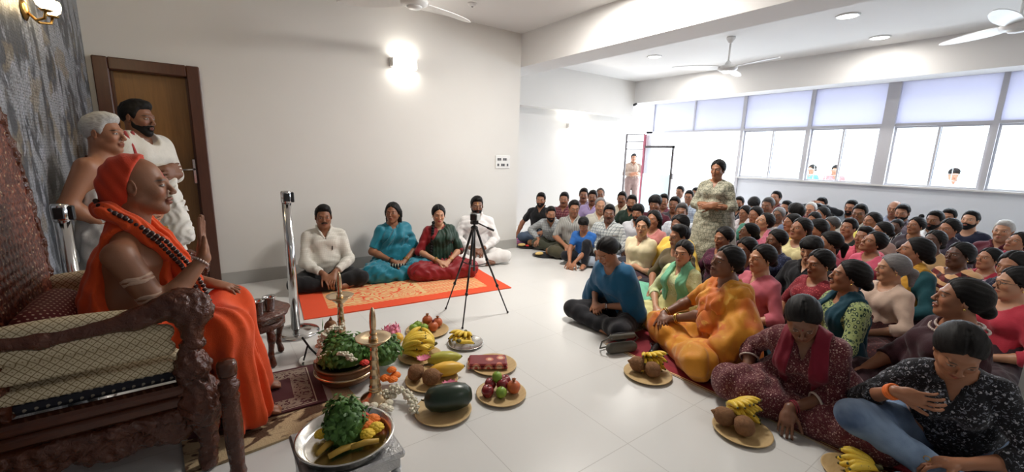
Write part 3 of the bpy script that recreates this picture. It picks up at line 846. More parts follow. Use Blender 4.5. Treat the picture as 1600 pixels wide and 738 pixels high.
for i in range(2, len(YM)-1):
    if i > 6: break
    y1, y0 = YM[i]-.03, YM[i+1]+.03
    if YM[i] == 2.10: y1 = 2.03
    if YM[i+1] == 2.10: y0 = 2.19
    wn += 1; win = struct(empty('window_%d' % wn, (9.04,(y0+y1)/2,1.095)))
    ym = (y0+y1)/2
    for (a, b, dx) in ((y0, ym+.02, 0), (ym-.02, y1, .03)):
        f = MB(); x0, x1 = 9.0+dx, 9.025+dx; t = .028
        f.box((x0,a,1.095),(x1,a+t,2.02)); f.box((x0,b-t,1.095),(x1,b,2.02)); f.box((x0,a+t,1.095),(x1,b-t,1.095+t)); f.box((x0,a+t,2.02-t),(x1,b-t,2.02))
        child(f, 'window_sash', RM['alu'], win)
        child(MB().box((x0+.010,a+t,1.095+t),(x0+.014,b-t,2.02-t)), 'window_glass', RM['glass'], win)
    bars = MB()
    for q in range(1, 9): z = 1.10+q*.102; bars.tube([(9.13,y0,z),(9.13,y1,z)], .004, 6)
    for q in range(5): yy = y0+(y1-y0)*(q+.5)/5; bars.tube([(9.13,yy,1.09),(9.13,yy,2.02)], .004, 6)
    child(bars, 'window_bars', RM['white'], win)
# open doorway with its gate
gate = struct(empty('door_2', (8.9,6.7,0)))
g = MB(); g.box((8.88,6.68,0),(8.93,6.73,1.99)); child(g, 'gate_post', RM['maroonmetal'], gate)
g = MB(); g.box((8.88,5.87,1.67),(8.92,6.68,1.72)); g.box((8.88,5.87,.05),(8.92,5.91,1.72)); g.box((8.88,5.87,.05),(8.92,6.68,.09)); g.box((8.87,5.84,.95),(8.93,5.88,1.08))
child(g, 'gate_frame', RM['darkmetal'], gate)
child(MB().box((8.895,5.91,.09),(8.905,6.68,1.67)), 'gate_glass', RM['glass'], gate)
child(MB().box((8.892,5.91,.09),(8.894,6.68,1.05)), 'gate_panel', plain('pale_blue_sheet', (.58,.70,.76), .5), gate)
g = MB()
for z in (2.0,1.82,1.64): g.tube([(8.95,6.75,z),(8.95,7.30,z)], .012, 8)
g.box((8.93,7.28,.0),(8.97,7.32,2.02)); child(g, 'side_bars', RM['darkmetal'], gate)
g = MB()
for q in range(9): y = 5.55+q*.12; g.tube([(9.2,y,1.3),(9.2,y,2.0)], .006, 6)
child(g, 'outer_grille', RM['white'], gate)

# ---------------------------------------------------------------- lamps, fans, fittings on walls and ceiling
def spot_under(o, power, z=-.03, r=.08, col=DOWN_COL):
    l = bpy.data.lights.new('bulb', 'AREA'); l.shape = 'DISK'; l.size = r*2; l.energy = power; l.color = col
    b = bpy.data.objects.new('bulb', l); COL.objects.link(b); b.parent = o; b.location = (0,0,z)
DL = ['round ceiling downlight nearest the top edge, in the far bay','round ceiling downlight just below and right of the biggest one','round ceiling downlight closest to the long white beam end, left of the fan','round ceiling downlight seen behind the left blade of the ceiling fan']
for i, (x, y, p) in enumerate(DOWNLIGHTS):
    if p == 0: continue
    t = empty('ceiling_light', (x, y, CZ)); tag(t, DL[i] if i < 4 else 'round ceiling downlight over the near floor, outside the picture', 'light', 'recessed ceiling downlights')
    MB().lathe([(.118,0),(.118,-.012),(.104,-.016),(.100,-.006)], 36).build('rim', RM['white'], t)
    MB().lathe([(0,-.0075),(.100,-.0075),(.100,-.0105),(0,-.0105)], 36).build('diffuser', RM['ledglow'], t)
    spot_under(t, p)
for x, y, p in FILL_PANELS:
    t = empty('ceiling_light', (x, y, CZ)); tag(t, 'square fill panel added out of view to brighten the near floor', 'light', 'added fill panels')
    b = MB(); b.box((-.31,-.31,-.02),(.31,-.285,0)); b.box((-.31,.285,-.02),(.31,.31,0)); b.box((-.31,-.285,-.02),(-.285,.285,0)); b.box((.285,-.285,-.02),(.31,.285,0)); b.build('frame', RM['white'], t)
    MB().box((-.285,-.285,-.012),(.285,.285,-.004)).build('diffuser', RM['ledglow'], t)
    l = bpy.data.lights.new('bulb', 'AREA'); l.shape = 'SQUARE'; l.size = .56; l.energy = p; l.color = DOWN_COL; o = bpy.data.objects.new('bulb', l); COL.objects.link(o); o.parent = t; o.location = (0,0,-.016)
def ceiling_fan(x, y, rot, label, light=True, drop=.32):
    t = empty('ceiling_fan', (x, y, CZ), rot); tag(t, label, 'fan', 'ceiling fans')
    MB().lathe([(0,0),(.055,0),(.062,-.02),(.030,-.075),(.014,-.085)], 24).build('canopy', RM['white'], t)
    MB().tube([(0,0,-.07),(0,0,-drop+.03)], .013, 12).build('rod', RM['white'], t)
    MB().lathe([(.014,-drop+.09),(.045,-drop+.05),(.05,-drop+.03),(.115,-drop+.015),(.13,-drop-.01),(.125,-drop-.035),(.08,-drop-.055),(0,-drop-.062)], 36).build('motor_housing', RM['white'], t)
    MB().lathe([(.0,-drop-.075),(.062,-drop-.070),(.076,-drop-.052),(.0,-drop-.052)], 30).build('lamp_lens', RM['ledglow'] if light else RM['white'], t)
    for k in range(3):
        a = k*2*math.pi/3; b = MB(); V = []; F = []
        n = 14
        for i in range(n+1):
            u = i/n; r = .12+u*.64; w = .045+.05*math.sin(math.pi*min(1, u*.9+.12))*.9
            if u > .9: w *= 1-(u-.9)*6
            tw = .22*(1-u*.5)
            for (s, th) in ((-1,.004),(1,.004),(1,-.004),(-1,-.004)):
                p = np.array([r, s*w*(.85 if s > 0 else 1.1), -drop-.005+s*w*math.tan(tw)+th]); V.append(rotz(a)@p)
        for i in range(n):
            for j in range(4): F.append((i*4+j, i*4+(j+1)%4, i*4+4+(j+1)%4, i*4+4+j))
        F += [(3,2,1,0),(n*4,n*4+1,n*4+2,n*4+3)]
        b.raw(V, F, False); b.box((-.06,-.018,-.004),(.06,.018,.004), np.vstack([np.column_stack([rotz(a), rotz(a)@A3(.14,0,0)+A3(0,0,-drop)]),[0,0,0,1]]))
        b.build('blade', RM['white'], t)
    return t
ceiling_fan(6.15,3.33,.30,'white ceiling fan hanging in the far bay over the seated crowd',True,.40)
ceiling_fan(6.55,.70,.95,'white ceiling fan cut by the right edge of the photo',False)
ceiling_fan(1.75,4.02,.30,'white ceiling fan cut by the top edge above the plain wall',False,.30)
def wall_lamp(x, y, z, label, w=.33, power=1.3):
    t = empty('wall_lamp', (x,y,z)); tag(t, label, 'light', 'box wall lamps')
    MB().box((-w/2,-.022,-.05),(w/2,0,.05),bev=.005).build('back_plate', RM['white'], t)
    MB().box((-w/2+.01,-.085,-.058),(w/2-.01,-.022,.058),bev=.012).build('shade', RM['white'], t)
    for s, n in ((1,'upper_diffuser'),(-1,'lower_diffuser')):
        MB().box((-w/2+.018,-.080,s*.0585-.002),(w/2-.018,-.03,s*.0585+.002)).build(n, RM['glow'], t)
        l = bpy.data.lights.new('bulb', 'AREA'); l.shape = 'RECTANGLE'; l.size = w*.85; l.size_y = .05; l.energy = power; l.color = (1,.94,.84)
        b = bpy.data.objects.new('bulb', l); COL.objects.link(b); b.parent = t; b.location = (0,-.055,s*.066); b.rotation_euler = (0 if s < 0 else math.pi,0,0)
    MB().box((-w/2+.02,-.089,-.048),(w/2-.02,-.085,.048)).build('front_glass', RM['glow'], t)
wall_lamp(2.08,5.15,2.46,'rectangular white wall lamp glowing on the plain wall above the seated four')
wall_lamp(6.45,6.75,2.05,'rectangular white wall lamp glowing in the bright recess behind the seated men', .30, 9)
t = empty('crystal_wall_lamp', (-.70,3.56,2.12)); tag(t, 'brass wall lamp with two glowing glass cups on the mosaic wallpaper', 'light')
M_brassdark = plain('aged_brass', (.36,.22,.07), .3, 1.0, .15)
b = MB(); b.lathe([(0,0),(.05,0),(.055,.008),(.03,.02),(0,.022)], 24, M=np.vstack([np.column_stack([roty(math.pi/2), [0,0,0]]),[0,0,0,1]])); b.build('back_plate', M_brassdark, t)
for s in (-1,1):
    b = MB(); b.tube([(0.01,0,0),(.05,s*.03,-.05),(.09,s*.065,-.04),(.10,s*.07,.0)], .007, 8); b.lathe([(.018,0),(.03,.008),(.006,.012)], 16, c=(.10,s*.07,-.005)); b.build('arm', M_brassdark, t)
    b = MB(); b.lathe([(.012,0),(.034,.02),(.042,.05),(.036,.075),(.030,.074),(.034,.05),(.026,.022),(0,.008)], 20, c=(.10,s*.07,.005), mod=lambda a, z: 1+.06*math.sin(a*10)); b.build('glass_cup', RM['warmglow'], t)
    l = bpy.data.lights.new('bulb', 'POINT'); l.energy = 2.6; l.color = (1,.78,.46); l.shadow_soft_size = .03; o = bpy.data.objects.new('bulb', l); COL.objects.link(o); o.parent = t; o.location = (.12,s*.07,.12)
t = empty('switch_panel', (3.575,5.15,1.31)); tag(t, 'white switch panel with two rows of dark modules on the plain wall', 'switch')
MB().box((-.128,-.012,-.095),(.128,0,.095),bev=.005).build('plate', RM['white'], t)
for r in (-1,1):
    for q in range(6): MB().box((-.098+q*.033,-.016,r*.04-.018),(-.069+q*.033,-.012,r*.04+.018),bev=.002).build('switch', plain('grey_switch', (.10,.10,.11), .4) if (q+r) % 3 else RM['white'], t)
t = empty('ceiling_sensor', (2.69,4.55,CZ)); tag(t, 'small round white fitting on the ceiling above the plain wall', 'detector')
MB().lathe([(.055,0),(.055,-.012),(.035,-.03),(0,-.034)], 24).build('housing', RM['white'], t); MB().lathe([(.0,-.0345),(.012,-.036),(.012,-.033)], 12).build('lens', RM['black'], t)
t = empty('security_camera', (8.13,6.42,2.62)); tag(t, 'small black camera under the corner of the far beam', 'camera')
MB().box((-.03,-.02,-.01),(.0,.02,.03),bev=.004).build('bracket', RM['white'], t); MB().tube([(-.02,0,0),(-.12,-.02,-.03)], .028, 14).build('camera_body', RM['black'], t)
MB().lathe([(0.0,0),(.018,.004),(.02,0)], 14, c=(-.123,-.021,-.031)).build('lens', RM['black'], t)
# ---------------------------------------------------------------- materials for the things
m = Mat('carved_rosewood', .2); v = m.coords('Object'); n = m.noise(v, 7, 4, .6); vo = m.voronoi(v, 26, 'SMOOTH_F1')
m.color(m.mix(n, (.036,.010,.005), (.135,.036,.015))); m.bump(vo*1.2+m.noise(v, 48, 3, 1.2)*.8, .8, .010); WOODC = m.m
m = Mat('rosewood', .2); v = m.coords('Object', (3,10,10)); n = m.noise(v, 5, 5, .6); m.color(m.mix(n, (.038,.011,.005), (.115,.032,.014))); m.bump(n, .06, .002); WOOD = m.m
m = Mat('cream_brocade', .75); v = m.coords('Object'); x, y, z = m.xyz(v)
a = (((x+z+y*.5)/.030).frac()-.5).abs(); b = (((x-z-y*.5)/.030).frac()-.5).abs(); g = a.min(b)
c = m.mix(g.lt(.07), (.60,.50,.33), (.22,.15,.07)); c = m.mix(a.max(b).gt(.40)*(a+b).gt(.86), c, (.26,.18,.09)); m.color(c); m.bump(g, .3, .003); BROC = m.m
DOTRED = None
def dotted(name, c1, c2, d=.022):
    m = Mat(name, .7); v = m.coords('Object'); x, y, z = m.xyz(v)
    r = (((x+y*.6)/d).frac()-.5)._m('POWER',2)+(((z+y*.7)/d).frac()-.5)._m('POWER',2)
    m.color(m.mix(r.lt(.035), c1, c2)); m.bump(m.noise(v, 20, 3), .3, .004); return m.m
STEEL, BLACK = RM['steel'], RM['black']
BRASS = plain('polished_brass', (.60,.46,.29), .26, 1.0, .15); SILVER = plain('silver_plate', (.62,.60,.57), .2, 1.0, .1, bump=.1)
BRONZE = plain('old_bronze', (.17,.085,.045), .36, .85, .25, bump=.15)
m = Mat('areca_leaf_plate', .6); v = m.coords('Object', (2,12,2)); m.color(m.mix(m.noise(v, 6, 4, .4), (.42,.27,.11), (.62,.45,.22))); PLATE = m.m
STEELPLATE = plain('steel_plate', (.55,.54,.52), .22, 1.0, .08)
LEAF = Mat('fresh_leaf', .5); v = LEAF.coords('Object'); LEAF.color(LEAF.mix(LEAF.noise(v, 28, 3), (.012,.055,.010), (.13,.30,.045))); LEAF = LEAF.m
BAN = Mat('banana_skin', .5); v = BAN.coords('Object'); c = BAN.mix(BAN.noise(v, 20, 3), (.72,.47,.03), (.86,.62,.07)); c = BAN.mix(BAN.noise(v, 130, 3).gt(.66)*.7, c, (.10,.05,.015)); BAN.color(c); BAN = BAN.m
STEM = plain('banana_stem', (.10,.09,.03), .7); COCO = Mat('coconut_husk', .9); v = COCO.coords('Object'); COCO.color(COCO.mix(COCO.noise(v, 30, 5, 1), (.11,.045,.018), (.34,.17,.075))); COCO.bump(COCO.noise(v, 90, 4, 1), .9, .006); COCO = COCO.m
POM = plain('pomegranate_skin', (.55,.13,.04), .4, var=.35, vs=20); APPLE = plain('red_apple_skin', (.22,.015,.02), .22, var=.5, vs=25); GUAVA = plain('guava_skin', (.22,.36,.04), .42, var=.2, vs=30)
MELON = Mat('watermelon_rind', .3); v = MELON.coords('Object'); MELON.color(MELON.mix(MELON.noise(v, 8, 3), (.006,.016,.009), (.022,.042,.022))); MELON = MELON.m
PAPAYA = Mat('papaya_skin', .4); v = PAPAYA.coords('Object'); PAPAYA.color(PAPAYA.mix(PAPAYA.noise(v, 7, 2), (.80,.38,.02), (.66,.48,.06))); PAPAYA = PAPAYA.m
PAPG = plain('green_papaya_skin', (.42,.40,.05), .4, var=.3)
JAS = plain('jasmine', (.74,.70,.56), .7, var=.1, vs=50); MARI = plain('marigold', (.85,.20,.02), .7, var=.2, vs=60); YEL = plain('chrysanthemum', (.85,.55,.04), .7, var=.2, vs=60)
PINK = plain('lotus_petal', (.80,.25,.38), .6, var=.25, vs=20); REDF = plain('red_flower', (.65,.03,.02), .6, var=.3, vs=50)

# ---------------------------------------------------------------- the throne
def sdf_obj(name, prims, mat, parent=None, res=.008, k=.02, fn=None, loc=None):
    los, his = zip(*[prim_box(p, .012) for p in prims if not isinstance(p, tuple)])
    F = Field(np.min(los, 0), np.max(his, 0), res)
    for p in prims:
        if isinstance(p, tuple): F.add(p[1], sub=True, k=k)
        else: F.add(p, k=k)
    if fn: F.F += fn(F.X, F.Y, F.Z).astype(np.float32)
    V, Q = F.mesh(name); return link(name, mesh_np(name, V, Q), mat, parent, loc)
carve = lambda X, Y, Z: .0060*np.sin(X*95+3*np.sin(Z*40))*np.sin(Z*90+2.5*np.sin(Y*50+X*30))+.003*np.sin((Y+X)*140+2*np.sin(Z*60))
TX, TY = -.42, 2.53        # middle of the seat
throne = empty('throne', (TX, TY, 0)); tag(throne, 'carved dark rosewood throne with cream padded arms that the orange-robed man sits in', 'throne')
for s, yy in ((-1,-.40),(1,.40)):
    arm = [rc((-.36,yy,.745),(-.10,yy,.725),.030,.032,k=.03), rc((-.10,yy,.725),(.16,yy,.745),.032,.036,k=.03), rc((.16,yy,.745),(.28,yy,.785),.036,.058,k=.04),
           el((.325,yy,.770),(.078,.060,.074),k=.03), el((.365,yy,.74),(.045,.055,.05),k=.02), rc((.33,yy,.75),(.325,yy,.62),.060,.036,k=.03), el((.335,yy,.60),(.034,.040,.03),k=.02)]
    sdf_obj('armrest', arm, WOODC, throne, .009, fn=lambda X, Y, Z: np.where(X > .20, 1, .12)*carve(X, Y, Z))
    post = [rc((.31,yy,.60),(.31,yy,.42),.034,.048,k=.03), el((.315,yy,.50),(.068,.056,.065),k=.03), el((.33,yy,.34),(.085,.068,.11),k=.03), rc((.33,yy,.30),(.34,yy,.14),.062,.034,k=.03), rc((.34,yy,.14),(.33,yy,.035),.030,.036,k=.02)]
    sdf_obj('leg', post, WOODC, throne, .009, fn=carve)
    sdf_obj('leg', [rc((-.36,yy,.44),(-.38,yy,.035),.045,.030,k=.03)], WOODC, throne, .012, fn=carve)
    pad = [el((-.04,yy-s*.012,.745),(.30,.036,.050),k=.02), rc((-.34,yy-s*.01,.60),(.24,yy-s*.01,.60),.030,k=.03), rc((-.34,yy-s*.01,.68),(.24,yy-s*.01,.67),.032,k=.03), rc((-.34,yy-s*.01,.52),(.24,yy-s*.01,.52),.026,k=.03)]
    sdf_obj('arm_padding', pad, BROC, throne, .010)
    b = MB(); b.box((-.38,yy-.034,.39),(.30,yy+.034,.435),bev=.012); b.box((-.38,yy-.028,.335),(.30,yy+.028,.385),bev=.012); b.build('side_rail', WOOD, throne)
    ap = [rc((-.36,yy,.30),(.27,yy,.30),.030,k=.04), el((-.20,yy,.235),(.11,.020,.05),k=.04), el((.03,yy,.225),(.12,.020,.055),k=.04), el((.22,yy,.235),(.08,.022,.07),k=.04)]
    sdf_obj('apron', ap, WOODC, throne, .009, fn=carve)
b = MB(); b.box((-.38,-.375,.435),(.30,.375,.50),bev=.02); b.build('seat_base', dotted('navy_dotted_cloth', (.012,.012,.022), (.30,.26,.20), .030), throne)
sdf_obj('seat_cushion', [rc((-.30,yy,.515),(.24,yy,.515),.045,k=.05) for yy in (-.30,-.18,-.06,.06,.18,.30)], BROC, throne, .012)
sdf_obj('apron', [rc((.305,-.34,.30),(.305,.34,.30),.035,k=.03), el((.31,0,.24),(.022,.22,.06),k=.04)], WOODC, throne, .010, fn=carve)
# back: a tall shield-shaped panel leaning slightly back, crest on top
def lean(p): return A3(p[0]-.02*(p[2]-.45)/1.0, p[1], p[2])
bk = []
pts = [(.0,.37,.45),(.0,.40,.70),(.0,.385,.95),(.0,.33,1.18),(.0,.27,1.36),(.0,.19,1.52),(.0,.10,1.63),(.0,.0,1.68)]
for s in (-1,1):
    for a, b_ in zip(pts[:-1], pts[1:]): bk.append(rc(lean((-.235,s*a[1],a[2])), lean((-.235,s*b_[1],b_[2])), .032, .032, k=.02))
bk += [el((-.27,.27,1.42),(.035,.05,.06),k=.03), el((-.27,-.27,1.42),(.035,.05,.06),k=.03), el((-.255,0,1.72),(.035,.09,.07),k=.03)]
ob = sdf_obj('back_frame', bk, WOODC, throne, .011, fn=carve)
F = Field([-.30,-.42,.42],[-.18,.42,1.72], .011)
hw = np.interp(F.ax[2], [p[2] for p in pts], [p[1] for p in pts])[None,None,:]
F.F = np.maximum(np.maximum(np.abs(F.X+.235+.02*(F.Z-.45))-.024-.005*np.sin((F.Y+F.Z)*75)*np.sin((F.Y-F.Z)*75), np.abs(F.Y)-hw), .46-F.Z).astype(np.float32)
V, Q = F.mesh('b')
m = Mat('red_gold_brocade', .38); v = m.coords('Object'); x, y, z = m.xyz(v); nn = m.noise(v, 38, 3, 1.6)
c = m.mix(nn.step(.50,.58), (.07,.012,.008), (.22,.06,.03)); c = m.mix(m.voronoi(v, 42).lt(.20), c, (.50,.36,.22)); m.color(c); m.bump(nn, .6, .006)
link('back_panel', mesh_np('back_panel', V, Q), m.m, throne)
cushion = sdf_obj('bolster_cushion', [rc((0,-.13,0),(0,.13,0),.085,.085,k=.03), rc((0,-.15,0),(0,.15,0),.075,k=.03)], dotted('maroon_dotted_silk', (.12,.010,.012), (.62,.42,.30), .020), None, .010)
cushion.location = (-.555, 2.43, .71); tag(cushion, 'maroon bolster cushion with pale dots beside the throne arm', 'cushion')
post = empty('carved_post', (.012, 2.0, 0)); tag(post, 'turned wooden post standing upright in front of the throne leg', 'post')
MB().lathe([(.030,0),(.034,.02),(.028,.05),(.034,.16),(.037,.26),(.033,.36),(.038,.385),(.030,.40),(.040,.425),(.040,.445),(.028,.46),(.034,.485)], 28, mod=lambda a, z: 1+.03*math.sin(a*5+z*30)).build('shaft', WOODC, post)
MB().lathe([(.034,.485),(.037,.50),(.037,.535),(.030,.548),(0,.55)], 28).build('cap', WOOD, post)
rz_ = .0

# ---------------------------------------------------------------- side table with tumblers, posts, tripod
tb = empty('side_table', (.20,3.13,0), .1); tag(tb, 'low round carved wooden table beside the orange robe with steel tumblers on it', 'table')
MB().lathe([(.0,.30),(.17,.30),(.185,.315),(.18,.33),(.205,.345),(.21,.355),(.205,.365),(0,.365)], 48, mod=lambda a, z: 1+.03*math.cos(8*a)).build('table_top', WOODC, tb)
MB().lathe([(.165,.255),(.175,.26),(.175,.30),(.165,.30),(.15,.275),(.165,.255)], 40, mod=lambda a, z: 1+.02*math.cos(16*a)).build('apron', WOODC, tb)
for k in range(4):
    a = k*math.pi/2+.35; c_, s_ = math.cos(a), math.sin(a)
    sdf_obj('leg', [rc((c_*.15,s_*.15,.28),(c_*.165,s_*.165,.20),.026,.022,k=.02), rc((c_*.165,s_*.165,.20),(c_*.145,s_*.145,.09),.022,.015,k=.02), rc((c_*.145,s_*.145,.09),(c_*.16,s_*.16,.022),.015,.022,k=.02)], WOODC, tb, .007)
def tumbler(x, y, z, label, s=1.0):
    t = empty('steel_tumbler', (x, y, z)); tag(t, label, 'cup', 'steel tumblers on the carved table')
    MB().lathe([(.0,.0),(.027*s,0),(.029*s,.01),(.036*s,.085*s),(.041*s,.092*s),(.040*s,.095*s),(.033*s,.085*s),(.026*s,.006),(0,.006)], 28).build('body', STEEL, t)
    return t
tumbler(.145,3.05,.366,'steel tumbler standing apart on the carved table, nearest the orange robe',1.1)
tumbler(.215,3.03,.366,'steel tumbler in the middle of the three on the carved table')
tumbler(.285,3.08,.366,'steel tumbler nearest the chrome post on the carved table')
def stanchion(x, y, label, br=.165):
    t = empty('stanchion', (x, y, 0)); tag(t, label, 'post', 'chrome barrier posts')
    MB().lathe([(0,0),(br,0),(br+.005,.006),(br,.014),(.10,.026),(.045,.032),(.034,.038)], 48).build('base', STEEL, t)
    MB().lathe([(.032,.03),(.032,1.03)], 32).build('pole', STEEL, t)
    MB().lathe([(.034,1.03),(.036,1.035),(.036,1.105),(.030,1.115),(0,1.115)], 32).build('head', STEEL, t)
    MB().box((-.020,-.046,1.04),(.020,-.034,1.10),bev=.004).build('belt_slot', BLACK, t); MB().box((.030,-.02,1.03),(.052,.02,1.105),bev=.005).build('belt_cassette', BLACK, t)
stanchion(.49,3.50,'chrome barrier post with a dark head standing behind the carved table')
stanchion(-.60,3.08,'chrome barrier post behind the throne, in front of the grey-haired man',.09)
tp = empty('tripod', (1.84,3.05,0)); tag(tp, 'thin black tripod on the tiles in front of the orange rug', 'tripod')
apex = A3(0,0,.80)
for fx, fy in ((1.71-1.84,3.33-3.05),(1.62-1.84,2.86-3.05),(2.14-1.84,2.95-3.05)):
    f = A3(fx, fy, .008); b = MB(); b.tube([apex+f*.05, lerp(apex, f, .36)], .011, 10); b.tube([lerp(apex, f, .34), lerp(apex, f, .68)], .0085, 10); b.tube([lerp(apex, f, .66), f], .006, 10)
    lg = b.build('leg', BLACK, tp)
    for u in (.36,.67): p = lerp(apex, f, u); MB().ball(p, (.014,.014,.018), 10, 8).build('leg_lock', BLACK, lg)
    MB().ball(f+A3(0,0,.004), (.010,.010,.011), 10, 6).build('rubber_foot', BLACK, lg)
    MB().tube([A3(0,0,.46), lerp(apex, f, .40)], .004, 6).build('brace', BLACK, tp)
MB().tube([(0,0,.42),(0,0,.84)], .010, 10).build('centre_column', BLACK, tp)
b = MB(); b.box((-.03,-.025,.83),(.03,.025,.86),bev=.006); b.ball((0,0,.80),(.032,.032,.022),12,8); b.tube([(.02,.0,.845),(.12,-.06,.79)],.006,8); b.tube([(.10,-.048,.80),(.15,-.078,.775)],.010,8); b.build('pan_head', BLACK, tp)
ph = empty('video_camera', (1.845,3.05,.862), -.9); tag(ph, 'small black and silver video camera mounted on the tripod', 'camera')
MB().box((-.028,-.05,.0),(.028,.035,.062),bev=.008).build('camera_body', BLACK, ph); MB().box((.0285,-.045,.006),(.036,.04,.058),bev=.003).build('screen', plain('silver_plastic', (.55,.55,.53), .35), ph)
MB().lathe([(.0,.0),(.022,0),(.024,-.04),(.018,-.042),(0,-.036)], 20, M=np.vstack([np.column_stack([rotx(-math.pi/2), [0,.032,.032]]),[0,0,0,1]])).build('lens', BLACK, ph)

# ---------------------------------------------------------------- rugs and mats
def rug(name, x, y, rz, sx, sy, mat, label, cat='rug', th=.008, fringe=None, z=.0005):
    t = empty(name, (x, y, z), rz); tag(t, label, cat)
    V = []; F = []; nx, ny = max(8, int(sx/.05)), max(6, int(sy/.05))
    for k in (1,0):
        for i in range(nx+1):
            for j in range(ny+1):
                px, py = -sx/2+sx*i/nx, -sy/2+sy*j/ny
                V.append((px, py+.004*math.sin(px*9), (th+.002*math.sin(px*11+py*7)) if k else 0))
    def id_(k, i, j): return (1-k)*(nx+1)*(ny+1)+i*(ny+1)+j
    for i in range(nx):
        for j in range(ny):
            F.append((id_(1,i,j), id_(1,i+1,j), id_(1,i+1,j+1), id_(1,i,j+1))); F.append((id_(0,i,j), id_(0,i,j+1), id_(0,i+1,j+1), id_(0,i+1,j)))
    for i in range(nx): F.append((id_(0,i,0), id_(0,i+1,0), id_(1,i+1,0), id_(1,i,0))); F.append((id_(0,i+1,ny), id_(0,i,ny), id_(1,i,ny), id_(1,i+1,ny)))
    for j in range(ny): F.append((id_(0,0,j+1), id_(0,0,j), id_(1,0,j), id_(1,0,j+1))); F.append((id_(0,nx,j), id_(0,nx,j+1), id_(1,nx,j+1), id_(1,nx,j)))
    MB().raw(V, F, False).build('cloth', mat, t)
    if fringe:
        b = MB(); r = random.Random(3)
        for side in (-1,1):
            for q in range(int(sy/.014)): yy = -sy/2+.014*q+.005; b.tube([(side*sx/2,yy,.004),(side*(sx/2+.02),yy+r.uniform(-.006,.006),.006),(side*(sx/2+.042),yy+r.uniform(-.012,.012),.003)], .0022, 5)
        o = b.build('fringe', fringe, t); o['kind'] = 'stuff'
    return t
m = Mat('orange_rug', .9); v = m.coords('Object'); x, y, z = m.xyz(v); ax_, ay_ = x.abs(), y.abs()
RED_, CRM = (.80,.075,.020), (.78,.55,.26)
field = ax_.lt(.80)*ay_.lt(.40)
lf = m.noise(m.coords('Object', (1,1.6,1)), 3.4, 1, 1.4)
leafp = ((lf*9).frac()-.5).abs().lt(.17)*(x.lt(.10))*x.gt(-.68)
str_ = ((x*1.0+y*.55)/.034).frac().lt(.45)*((y/.12).frac().gt(.14))*x.gt(.14)
inner = ax_.lt(.73)*ay_.lt(.335)
c = m.mix(field, RED_, CRM); c = m.mix(field*(1-inner)*(((x+y)/.05).frac().lt(.5)), c, (.80,.20,.06)); c = m.mix(inner*leafp, c, RED_); c = m.mix(inner*str_, c, RED_)
m.color(m.mix(m.noise(v, 40, 3)*.25, c, (.45,.10,.04))); m.bump(m.noise(v, 220, 2), .5, .002)
rug('orange_rug', 1.655, 4.19, -.108, 2.02, 1.12, m.m, 'orange-red rug with cream leaf pattern under the seated four')
m = Mat('prayer_mat', .85); v = m.coords('Object'); x, y, z = m.xyz(v); ax_, ay_ = x.abs(), y.abs()
DK, CR_ = (.060,.010,.014), (.42,.36,.27)
k = (((x/.034).frac()-.5).abs()+((y/.030).frac()-.5).abs()); motif = ((k*5).frac().gt(.5))*((m.noise(v, 55, 1)).gt(.42))
band = (ax_.gt(.16)*ax_.lt(.255)*ay_.lt(.215)).max(ay_.gt(.125)*ay_.lt(.215)*ax_.lt(.255))
line = ax_.gt(.262)*ax_.lt(.268)*ay_.lt(.228)+ay_.gt(.222)*ay_.lt(.228)*ax_.lt(.268)
c = m.mix(band*motif, DK, CR_); c = m.mix(line, c, CR_); c = m.mix(ax_.gt(.318), c, (.33,.31,.27)); m.color(c); m.bump(m.noise(v, 160, 2), .5, .003)
rug('prayer_mat', .16, 2.62, -.06, .70, .50, m.m, 'maroon woven mat with cream border pattern under the orange robe', 'mat', .010, z=.014)
m = Mat('brown_beige_rug', .95); v = m.coords('Object', (.8,1.6,1)); nn = m.noise(v, 7, 3, 1.2)
m.color(m.mix(nn.step(.42,.50), (.085,.040,.018), (.50,.38,.22))); m.bump(m.noise(m.coords('Object'), 120, 2), .8, .006)
rug('shaggy_rug', .20, 2.46, .08, .80, .62, m.m, 'shaggy brown and beige rug sticking out from under the maroon mat', 'rug', .012)
m = Mat('crowd_mat', .85); v = m.coords('Object'); x, y, z = m.xyz(v); e = y+1.10
c = m.mix(((y/.5).frac()).lt(.5), (.26,.012,.022), (.20,.010,.020)); c = m.mix(e.gt(.016)*e.lt(.026), c, (.72,.55,.25)); c = m.mix(e.lt(.009), c, (.55,.45,.30)); m.color(c); m.bump(m.noise(v, 160, 2), .5, .003)
rug('red_floor_mat', 3.53, 1.05, -math.pi/2+.03, 2.0, 2.2, m.m, 'long red floor mat with a gold line and fringe under the front women', 'mat', .005, plain('cream_fringe', (.55,.42,.33), .9))
rug('red_runner', 4.9, 3.2, -math.pi/2+.02, 1.9, 1.6, plain('purple_red_cloth', (.16,.02,.05), .9, var=.3), 'dark red mat under the middle of the crowd', 'mat', .005)
m = Mat('violet_striped_mat', .85); v = m.coords('Object'); x, y, z = m.xyz(v); c = m.mix(((x+y*.2)/.16).frac().lt(.5), (.40,.03,.09), (.09,.03,.20)); c = m.mix(((x+y*.2)/.16).frac().gt(.92), c, (.6,.4,.4)); m.color(c)
rug('violet_striped_mat', 4.75, 5.2, .3, 1.3, 1.7, m.m, 'red and violet striped mat under the men beside the wall corner', 'mat', .005)

